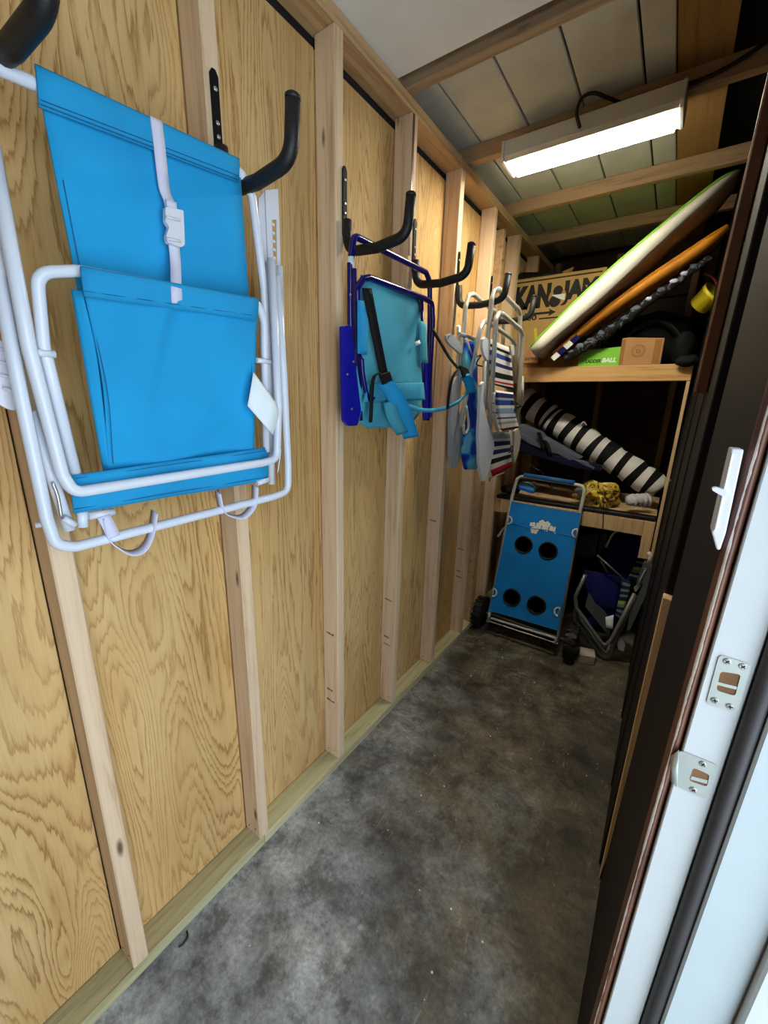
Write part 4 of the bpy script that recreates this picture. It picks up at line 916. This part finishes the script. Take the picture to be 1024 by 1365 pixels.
yb = thing('plastic_bag', 'crumpled yellow printed plastic bag on the lower shelf', 'bag', (0.718,2.53,0.904))
yc = V((0.6858,2.6,0.9731)); mb = MB().blob(yc, (.105, .060, .078), 11, .30, 4, .9065, 3.2)
rnd2 = random.Random(2)
for v in mb.v: v += V((rnd2.uniform(-1, 1), rnd2.uniform(-1, 1), rnd2.uniform(-.2, 1))) * .003
obj('film', mb, 'crumple', yb)
obj('silver_lining', MB().blob(V((0.5961,2.545,0.9934)), (.030, .020, .030), 4, .35, 3, .9065, 3), 'steel', yb)
obj('tie_string', MB().tube(smooth([(0.7341,2.474,0.9832),(0.7429,2.474,0.91),(0.7546,2.474,0.8174),(0.7555,2.474,0.784)]), .0032, 6), 'cable', yb)

sc_ = thing('sand_anchor', 'white plastic screw-shaped sand anchor beside the yellow bag', 'anchor', (0.8854,2.56,0.9728))
ax0 = V((0.874,2.545,0.9784)); axd = V((1, .55, .10)).normalized()
obj('core', MB().lathe([(.004, -.032), (.030, -.022), (.034, 0), (.030, .10)], ax0, axd, 18), 'whiteplastic', sc_)
for k in range(4):
    obj('thread', MB().tube([ax0 + axd * (.004 + k * .026 + .024 * j / 20) + (axd.orthogonal().normalized() * math.cos(2 * PI * j / 20) + axd.cross(axd.orthogonal().normalized()) * math.sin(2 * PI * j / 20)) * .034 for j in range(21)], .0065, 6), 'whiteplastic', sc_)

# ---------------------------------------------------------------- under the lower shelf
fc = thing('folded_chair', 'folded aluminium chair with navy cloth and green striped edge, under the lower shelf', 'chair', (0.8998,2.3411,0.0082))
obj('front_frame', MB().tube(fillet([(0.9828,2.3853,0.4661),(0.9152,2.342,0.157),(0.8929,2.3359,0.1136),(0.868,2.3366,0.1186),(0.6971,2.3606,0.2899),(0.6799,2.3699,0.3566),(0.7121,2.391,0.5075)], .03), .0115, 12), 'darkalu', fc)
obj('rear_frame', MB().tube(fillet([(0.9971,2.4214,0.4385),(0.9414,2.3836,0.1686),(0.9242,2.3658,0.0412),(0.9021,2.3615,0.011),(0.8729,2.363,0.0214),(0.6991,2.3871,0.1935),(0.6877,2.3969,0.2634)], .03), .0115, 12), 'darkalu', fc)
obj('inner_frame', MB().tube(fillet([(0.9112,2.3948,0.1055),(0.9043,2.3853,0.0379),(0.8894,2.385,0.0358),(0.7279,2.4072,0.1944),(0.716,2.4118,0.2274)], .02), .009, 10), 'darkalu', fc)
obj('armrest', MB().plate(roundpoly([(0.9971,2.3828,0.663),(1.0256,2.3833,0.6667),(1.0553,2.3804,0.6455),(1.0544,2.3705,0.5752),(0.9975,2.3267,0.262),(0.9828,2.325,0.2502),(0.9793,2.3371,0.3366),(1.0146,2.3663,0.5451),(0.9796,2.364,0.5289)], .008), (0, .045, 0), .004), 'darkgrey', fc)
obj('armrest_slot', MB().tube([(0.9937,2.358,0.5284),(0.9976,2.3636,0.5684),(1.0146,2.3737,0.6404),(1.0004,2.3723,0.6304)], .004, 6), 'greyplastic', fc)
obj('top_tube', MB().tube(fillet([(1.0076,2.4108,0.7203),(1.0224,2.4086,0.7046),(1.0227,2.4028,0.6631)], .02), .011, 10), 'creamplastic', fc)
obj('seat_cloth', MB().sheet(rows([[(0.6961,2.4622,0.516),(0.9061,2.4625,0.5179)], [(0.711,2.4382,0.4154),(0.9102,2.4401,0.4295)], [(0.77,2.417,0.3355),(0.9072,2.4189,0.3492)], [(0.8492,2.4124,0.303),(0.9043,2.4139,0.3134)]], 8, 5, lambda u, v: (0, -.02 * math.sin(PI * u) * math.sin(PI * v), 0)), .006), 'navyfab', fc)
obj('striped_edge', MB().sheet(rows([[(0.9044,2.4477,0.5191),(0.951,2.447,0.5146)], [(0.9109,2.4212,0.4371),(0.9557,2.4221,0.4433)], [(0.9095,2.4011,0.3648),(0.9463,2.4017,0.3692)], [(0.9097,2.382,0.2997),(0.9378,2.3803,0.2881)]], 4, 5), .006), 'stripe_green', fc)
obj('foot_panel', MB().plate([(0.7439,2.4145,0.3889),(0.8917,2.3955,0.2537),(0.9034,2.3832,0.1657),(0.8864,2.3824,0.1597),(0.7405,2.4012,0.2944)], (0, .012, 0), .003), 'darkgrey', fc)
obj('cross_tube', MB().tube([(0.7553,2.4292,0.637),(0.9148,2.4138,0.527)], .0065, 8), 'darkalu', fc)
obj('cross_tube', MB().tube([(0.7767,2.4442,0.6016),(0.8263,2.4353,0.538)], .006, 8), 'darkalu', fc)
obj('care_tag', MB().sheet(rows([[(0.8611,2.3736,0.2755),(0.901,2.3773,0.3025)], [(0.8748,2.3583,0.2164),(0.9111,2.3586,0.2184)]], 3, 3), .001), 'paper', fc)
obj('rubber_foot', MB().plate(roundpoly([(0.937,2.3824,0.16),(0.9613,2.3841,0.1722),(0.9887,2.3781,0.1296),(0.9873,2.3722,0.0868),(0.9576,2.3726,0.0897)], .006), (0, .02, 0), .004), 'greyplastic', fc)
obj('hinge', MB().plate(roundpoly([(0.9722,2.38,0.4999),(0.9967,2.3846,0.5331),(1.0066,2.3832,0.5227),(0.987,2.3769,0.4777)], .004), (0, .012, 0), .002), 'greyplastic', fc)

f2 = thing('navy_chair', 'folded navy chair with striped band, behind the aluminium chair under the shelf', 'chair', (.80, 2.80, .0))
obj('cloth', MB().sheet(rows([[(0.8153,2.68,0.735),(1.0096,2.68,0.6886)], [(0.7836,2.66,0.5818),(0.9648,2.66,0.5734)], [(0.7838,2.66,0.4493),(0.9486,2.66,0.4482)], [(0.7636,2.68,0.1073),(0.9287,2.68,0.1645)], [(.66, 2.70, .02), (.86, 2.70, .02)]], 8, 5, lambda u, v: (0, -.02 * math.sin(PI * u), 0)), .03), 'navyfab', f2)
obj('striped_band', MB().sheet(rows([[(0.9638,2.63,0.6814),(1.009,2.63,0.6774)], [(0.9516,2.62,0.5606),(0.9923,2.62,0.5638)], [(0.926,2.62,0.4561),(0.9871,2.62,0.4508)]], 4, 5), .006), 'stripe_green', f2)
obj('frame', MB().tube(smooth([(0.78,2.62,0.6383),(0.7917,2.62,0.6859),(0.8087,2.62,0.7376),(0.8405,2.62,0.7697)]), .008, 8), 'alu', f2)
gb = thing('grey_cooler', 'dark grey ribbed fabric bag hanging behind the cart under the shelf', 'bag', (.70, 2.62, .6))
obj('body', MB().plate(roundpoly([(0.6064,2.6,0.6853),(0.7288,2.6,0.7223),(0.7284,2.6,0.5712),(0.6272,2.6,0.5347)], .01), (0, .12, 0), .01), 'darkgrey', gb)
for u_ in (215, 255, 295, 335):
    a_, b_ = V((0.6364,2.598,0.6884)), V((0.652,2.598,0.5532)); dx = (u_ - 215) * .00052
    obj('rib', MB().tube([a_ + V((dx, 0, 0)), b_ + V((dx * .8, 0, 0))], .004, 6), 'darkgrey', gb)
obj('side_flap', MB().plate(roundpoly([(0.7313,2.64,0.7127),(0.7771,2.64,0.726),(0.7712,2.64,0.6382),(0.7425,2.64,0.5702)], .008), (0, .05, 0), .008), 'darkgrey', gb)
tag(obj('concrete_scrap', MB().plate([(0.7727,2.2223,0),(0.8559,2.2486,0),(0.8387,2.338,0),(0.7564,2.3147,0)], (0, 0, .062), .006), 'offwhite', loc=(0.8036,2.2642,0)), 'small pale block on the floor beside the cart wheel', 'block')
tag(obj('cable_tie', MB().tube(smooth([(0.104,0.1004,0.004),(0.1079,0.1113,0.004),(0.1023,0.1278,0.004),(0.0892,0.1331,0.004)]), .0028, 6), 'cable', loc=(0.1079,0.1113,0.004)), 'bit of black cable tie on the floor by the bottom plate', 'cable tie')

# ---------------------------------------------------------------- on the upper shelf
gx = thing('game_carton', 'large kraft cardboard game carton with heavy black lettering on the upper shelf', 'box', (.25, 2.62, 1.738))
FY = 2.615; BX0, BX1, BZ1 = .012, .54, 2.288
obj('carton', MB().box((BX0, FY, 1.738), (BX1, FY + .20, BZ1), .003), 'kraft', gx)
fm = lambda p: Matrix.Translation(p) @ Matrix.Rotation(PI / 2, 4, 'X')
mb = MB()
kl, kr, kt, kb = V((0.0239,2.6145,2.232)), V((0.436,2.6145,2.1737)), V((0.0234,2.6145,2.2365)), V((0.0371,2.6145,2.1113))
capH = kt.z - kb.z
def place(tm, p, wid, hgt, ext=.0008, rx=None):
    x0, x1 = min(v.x for v in tm.v), max(v.x for v in tm.v); y0, y1 = min(v.y for v in tm.v), max(v.y for v in tm.v); z0, z1 = min(v.z for v in tm.v), max(v.z for v in tm.v)
    for i, v in enumerate(tm.v): tm.v[i] = V((p[0] + (v.x - x0) / (x1 - x0) * wid, p[1] - (v.z - z0) / (z1 - z0) * ext, p[2] + (v.y - y0) / (y1 - y0) * hgt))
    return tm
obj('lettering', place(MB().text('KAN', 1.0, Matrix.Identity(4), .006, .075), (kl.x, FY, kb.z - .004), V((0.2449,2.6145,2.2051)).x - kl.x, capH * 1.1), 'ink', gx)
jx = V((0.307,2.6145,2.1975)).x
obj('lettering', place(MB().text('JAM', 1.0, Matrix.Identity(4), .006, .075), (jx, FY, kb.z - .004), .20, capH * 1.1), 'ink', gx)
tp_ = V((0.0205,2.6145,2.263)); 
obj('printed_rule', MB().box((tp_.x - .02, FY - .0008, tp_.z), (BX1 - .02, FY, tp_.z + .008)), 'ink', gx)
ar_ = V((0.1561,2.6145,2.0756)); a2 = V((0.2889,2.6145,2.0675))
obj('arrow', MB().box((ar_.x - .06, FY - .0008, ar_.z - .007), (a2.x - .03, FY, ar_.z + .007)).plate([(a2.x - .045, FY, ar_.z + .022), (a2.x, FY, ar_.z), (a2.x - .045, FY, ar_.z - .022), (a2.x - .035, FY, ar_.z)], (0, -.0008, 0)), 'ink', gx)
p_ = V((0.055,2.6145,2.0379))
obj('lettering', place(MB().text('1000', 1.0, Matrix.Identity(4), .006, .03), (p_.x + .005, FY, p_.z), .115, .032), 'ink', gx)
obj('printed_rule', MB().box((p_.x + .135, FY - .0008, p_.z + .002), (BX1 - .2, FY, p_.z + .010)), 'ink', gx)
# black thrower badge between N and J: plain disc, white band
bc = V((0.2862,2.6138,2.1583))
obj('badge', MB().plate(circle(bc, (1, 0, 0), (0, 0, 1), .052, 20), (0, -.0006, 0)), 'kraft2', gx)
bd = obj('badge_print', MB().plate(circle(bc + V((0, 0, .036)), (1, 0, 0), (0, 0, 1), .028, 14), (0, -.0012, 0)).plate(circle(bc + V((-.012, 0, -.022)), (1, 0, 0), (0, 0, 1), .034, 14), (0, -.0012, 0)), 'ink', gx)
obj('badge_band', MB().plate([bc + V((-.035, -.0013, .014)), bc + V((.045, -.0013, .014)), bc + V((.045, -.0013, -.022)), bc + V((.015, -.0013, -.012))], (0, -.0006, 0)), 'whiteink', bd)
yl = V((0.1798,2.6138,1.9565))
obj('sticker', MB().plate([yl + V((-.012, 0, .030)), yl + V((.004, 0, .035)), yl + V((.014, 0, -.028)), yl + V((-.002, 0, -.034))], (0, -.0008, 0)), 'yellow', gx)
obj('open_flap', MB().plate([(BX0 - .002, FY - .005, BZ1 + .001), (BX0 + .29, FY - .005, BZ1 + .001), (BX0 + .28, FY + .08, BZ1 + .004), (BX0 - .002, FY + .10, BZ1 + .065)], (0, 0, .006), .002), 'black', gx)
obj('open_flap', MB().plate([(BX0 + .19, FY + .10, BZ1 + .001), (BX0 + .31, FY + .10, BZ1 + .001), (BX0 + .32, FY + .12, BZ1 + .060), (BX0 + .20, FY + .12, BZ1 + .030)], (0, .004, 0), .001), 'kraft2', gx)

lb = thing('small_carton', 'brown carton with bold black print under the low end of the white foam board', 'box', (.2, 2.52, 1.738))
q = [(0.1482,2.516,1.7713),(0.1786,2.516,1.8857),(0.1924,2.516,1.8683),(0.241,2.516,1.8018),(0.2422,2.516,1.7682)]
obj('carton', MB().plate(q, (0, .085, 0), .003), 'kraft2', lb)
al = V((0.2191,2.515,1.7931))
obj('lettering', place(MB().text('ANYWHERE', 1.0, Matrix.Identity(4), .006, .03), (al.x - .06, 2.516, al.z - .008), .095, .020), 'ink', lb)

# bodyboards lean on the right wall; near rail in the plane of the shelf front, width running back
def board(name, label, top, bot, y0, width, mats, nose=.72, deck_t=.011, tail=0.0):
    """top/bot: matching points along the near rail, low end first"""
    t = thing(name, label, 'bodyboard', bot[0])
    Tn, Bn = smooth(top, 6), smooth(bot, 6); N = len(Tn); cr = []
    for i in range(N):
        s_ = i / (N - 1)
        # plan shape: near and far rails draw in towards the nose
        k = 1 - max(0, (s_ - nose) / (1 - nose)) ** 2 * .42
        k *= 1 - max(0, (.08 - s_) / .08) ** 2 * .10
        cr.append((Tn[i], Bn[i], width * k, (width - width * k) * .35))
    rail, deck, slick = MB(), MB(), MB()
    def strip(mb, f, sm=True):
        g = [f(a, b, w_, o_) for a, b, w_, o_ in cr]
        mb.sheet(g, .003); return mb
    def up(a, b): return (V(a) - V(b)).normalized()
    strip(rail, lambda a, b, w_, o_: [V(a) + V((0, o_, 0)) - up(a, b) * deck_t, V(a).lerp(V(b), .5) + V((0, o_ - .004, 0)), V(b) + V((0, o_, 0))])
    strip(rail, lambda a, b, w_, o_: [V(a) + V((0, o_ + w_, 0)) - up(a, b) * deck_t, V(a).lerp(V(b), .5) + V((0, o_ + w_ + .004, 0)), V(b) + V((0, o_ + w_, 0))])
    a, b, w_, o_ = cr[0]; rail.plate([V(a) + V((0, o_, 0)), V(b) + V((0, o_, 0)), V(b) + V((0, o_ + w_, 0)), V(a) + V((0, o_ + w_, 0))], (.004, 0, .002))
    strip(deck, lambda a, b, w_, o_: [V(a) + V((0, o_ - .002, 0)) - up(a, b) * deck_t, V(a) + V((0, o_ + .004, 0))] + [V(a) + V((0, o_ + w_ * j / 4, 0)) for j in (1, 2, 3)] + [V(a) + V((0, o_ + w_, 0)), V(a) + V((0, o_ + w_ + .002, 0)) - up(a, b) * deck_t])
    strip(slick, lambda a, b, w_, o_: [V(b) + V((0, o_ + w_ * j / 4, 0)) for j in range(5)])
    obj('rail', rail, mats[0], t); obj('deck', deck, mats[1], t); obj('slick_bottom', slick, mats[2], t)
    return t
board('bodyboard', 'white-railed foam bodyboard with lime green deck leaning against the right wall',
      [(0.2374,2.3,1.8414),(0.5722,2.3,2.1666),(0.8227,2.3,2.3702),(0.9671,2.3,2.4783),(1.0459,2.3,2.5214)], [(0.2744,2.3,1.791),(0.5876,2.3,2.063),(0.8345,2.3,2.3022),(0.9794,2.3,2.4353),(1.0521,2.3,2.5144)], 2.30, .30, ('cream', 'lime', 'slick'), .70, .012)
board('bodyboard', 'amber orange bodyboard under the white-railed one on the upper shelf',
      [(0.3472,2.4,1.8148),(0.5809,2.4,2.0208),(0.7743,2.4,2.1626),(0.9379,2.4,2.2671),(1.0483,2.4,2.34)], [(0.3633,2.4,1.7976),(0.588,2.4,1.9732),(0.8022,2.4,2.1227),(0.9724,2.4,2.2342),(1.0593,2.4,2.324)], 2.40, .19, ('orange', 'orange', 'orange'), .75, .006)
bb = thing('rolled_mat', 'black rolled mat with navy and white checked end under the orange board', 'mat', (0.3167,2.56,1.7857))
obj('roll', MB().tube([V(p) for p in [(0.4739,2.47,1.8517),(0.608,2.47,1.9451),(0.8066,2.47,2.0823),(1.0051,2.47,2.2291)]], .017, 12), 'blackfab', bb)
for k, m_ in enumerate(('whiteink', 'navyfab', 'whiteink', 'navyfab')):
    a0 = V((0.3461,2.385,1.7845)).lerp(V((0.4704,2.385,1.9015)), k / 4); a1 = V((0.3461,2.385,1.7845)).lerp(V((0.4704,2.385,1.9015)), (k + 1) / 4)
    dn = V((.024, 0, -.020))
    obj('check', MB().plate([a0, a1, a1 + dn, a0 + dn], (0, .010, 0), .002), m_, bb)
tz = thing('tufted_towel', 'rolled black and grey tufted towel sloping up behind the green box', 'towel', (0.385,2.55,1.7823))
pth = smooth([(0.4105,2.43,1.7768),(0.4971,2.43,1.8297),(0.5962,2.43,1.8916),(0.6938,2.43,1.9592),(0.7929,2.43,2.043),(0.8868,2.43,2.1119),(0.9567,2.43,2.1682),(1.0139,2.43,2.2106)], 8)
N = len(pth)
obj('roll', MB().tube([p + V((0, 0, .004 * math.sin(i * 1.9))) for i, p in enumerate(pth)], [(.026 - .011 * i / N) * (1 + .16 * math.sin(i * 2.1)) for i in range(N)], 14), 'zebra', tz)
rnd3 = random.Random(8)
for i in range(4, N - 6, 4):
    p = pth[i] + V((-.004, -.022 + .010 * i / N, .014 - .006 * i / N)); d = (pth[i + 1] - pth[i - 1]).normalized(); n_ = V((-.5, 0, .9))
    sz = rnd3.uniform(.012, .019)
    obj('tuft', MB().blob(p, (sz * 1.2, .008, sz * .75), i, .25, 2), 'webwhite' if .5 < i / N < .8 and i % 3 else 'greyfab', tz)

gx2 = thing('ball_game_box', 'lime green ball game box lying on the upper shelf edge', 'box', (0.602,2.485,1.7615))
GLc = [(0.4816,2.485,1.826),(0.696,2.485,1.8375),(0.7095,2.485,1.7591),(0.4929,2.485,1.7639)]
zb = 1.738
g0, g1 = V(GLc[0]), V(GLc[1])
obj('carton', MB().plate([(g0.x, 2.485, zb), (g1.x, 2.485, zb), (g1.x, 2.485, g1.z), (g0.x, 2.485, g0.z)], (0, .07, 0), .002), 'green', gx2)
l0, l1, l2 = V((0.5216,2.485,1.7875)), V((0.6045,2.485,1.7882)), V((0.677,2.485,1.7878))
obj('lettering', place(MB().text('LADDER', 1.0, Matrix.Identity(4), .006, .035, shear=.2), (l0.x, 2.485, zb + .018), l1.x - l0.x - .003, .019), 'ink', gx2)
obj('lettering', place(MB().text('BALL', 1.0, Matrix.Identity(4), .006, .045, shear=.2), (l1.x + .002, 2.485, zb + .019), l2.x - l1.x, .024), 'whiteink', gx2)
kx = thing('parcel', 'small taped brown cardboard parcel with round stamp on the upper shelf', 'box', (0.8151,2.475,1.7595))
P0, P1 = V((0.6933,2.47,1.8792)), V((0.8895,2.47,1.875))
obj('carton', MB().plate([(P0.x, 2.47, zb), (P1.x, 2.47, zb), (P1.x, 2.47, P1.z - .008), (P0.x + .03, 2.47, P0.z + .002), (P0.x, 2.47, P0.z - .002)], (0, .08, 0), .004), 'kraft2', kx)
obj('tape', MB().plate([(P0.x + .001, 2.47, zb + .004), (P0.x + .020, 2.47, zb + .004), (P0.x + .020, 2.47, P0.z - .006), (P0.x + .001, 2.47, P0.z - .006)], (0, -.0006, 0)), 'tape', kx)
obj('tape', MB().plate([(P1.x - .040, 2.47, zb + .004), (P1.x - .008, 2.47, zb + .004), (P1.x - .008, 2.47, P1.z - .012), (P1.x - .040, 2.47, P1.z - .012)], (0, -.0006, 0)), 'tape', kx)
cc = V(((P0.x + P1.x) / 2 - .012, 2.4695, (zb + P0.z) / 2))
st_ = obj('round_stamp', MB().tube(circle(cc, (1, 0, 0), (0, 0, 1), .032, 24), .0011, 6, closed=True).tube(circle(cc, (1, 0, 0), (0, 0, 1), .023, 24), .0008, 6, closed=True), 'inkbrown', kx)
mb = MB()
for k in range(20):
    a = 2 * PI * k / 20; mb.box(cc + V((.0275 * math.cos(a) - .0016, -.0004, .0275 * math.sin(a) - .002)), cc + V((.0275 * math.cos(a) + .0016, .0006, .0275 * math.sin(a) + .002)))
for dx, dz, w_, h_ in ((-.009, 0, .003, .022), (0, .006, .016, .003), (0, -.004, .014, .003), (.009, 0, .003, .022), (0, -.010, .018, .003)):
    mb.box(cc + V((dx - w_ / 2, -.0004, dz - h_ / 2)), cc + V((dx + w_ / 2, .0006, dz + h_ / 2)))
obj('stamp_print', mb, 'inkbrown', st_)

kb_ = thing('black_duffel', 'black duffel bag slumped behind the parcel on the upper shelf', 'bag', (.82, 2.62, 1.74))
obj('body', MB().blob((.80, 2.74, 1.885), (.21, .13, .155), 21, .12, 4, 1.7385), 'blackfab', kb_)
obj('body_end', MB().blob((.968, 2.64, 1.825), (.058, .09, .09), 6, .12, 3, 1.7385), 'blackfab', kb_)
obj('hanging_flap', MB().blob(V((1.0021,2.432,1.7487)), (.050, .020, .028), 9, .15, 3), 'blackfab', kb_)
obj('strap', MB().sheet(ribbon([(.70, 2.60, 1.90), (.80, 2.585, 1.965), (.90, 2.59, 1.94), (.97, 2.58, 1.86)], .03, (0, -.4, 1)), .003), 'blackweb', kb_)
yp = thing('yellow_pail', 'yellow plastic sand pail tipped on top of the black duffel', 'pail', (1.0395,2.57,2.0184))
pc, pd = V((1.0031,2.6,2.0277)), (V((1.0615,2.56,2.085)) - V((1.0031,2.6,2.0277)))
L_ = pd.length
obj('bucket', MB().lathe([(.046, 0), (.050, .003), (.058, L_ * .8), (.062, L_ * .82), (.062, L_ * 1.02), (.056, L_ * 1.02), (.045, .02)], pc, pd, 20), 'yellow', yp)
obj('handle', MB().tube(smooth([(0.9981,2.55,2.1721),(1.0247,2.55,2.1572),(1.0459,2.55,2.1387),(1.0724,2.55,2.1018)]), .006, 8), 'red', yp)
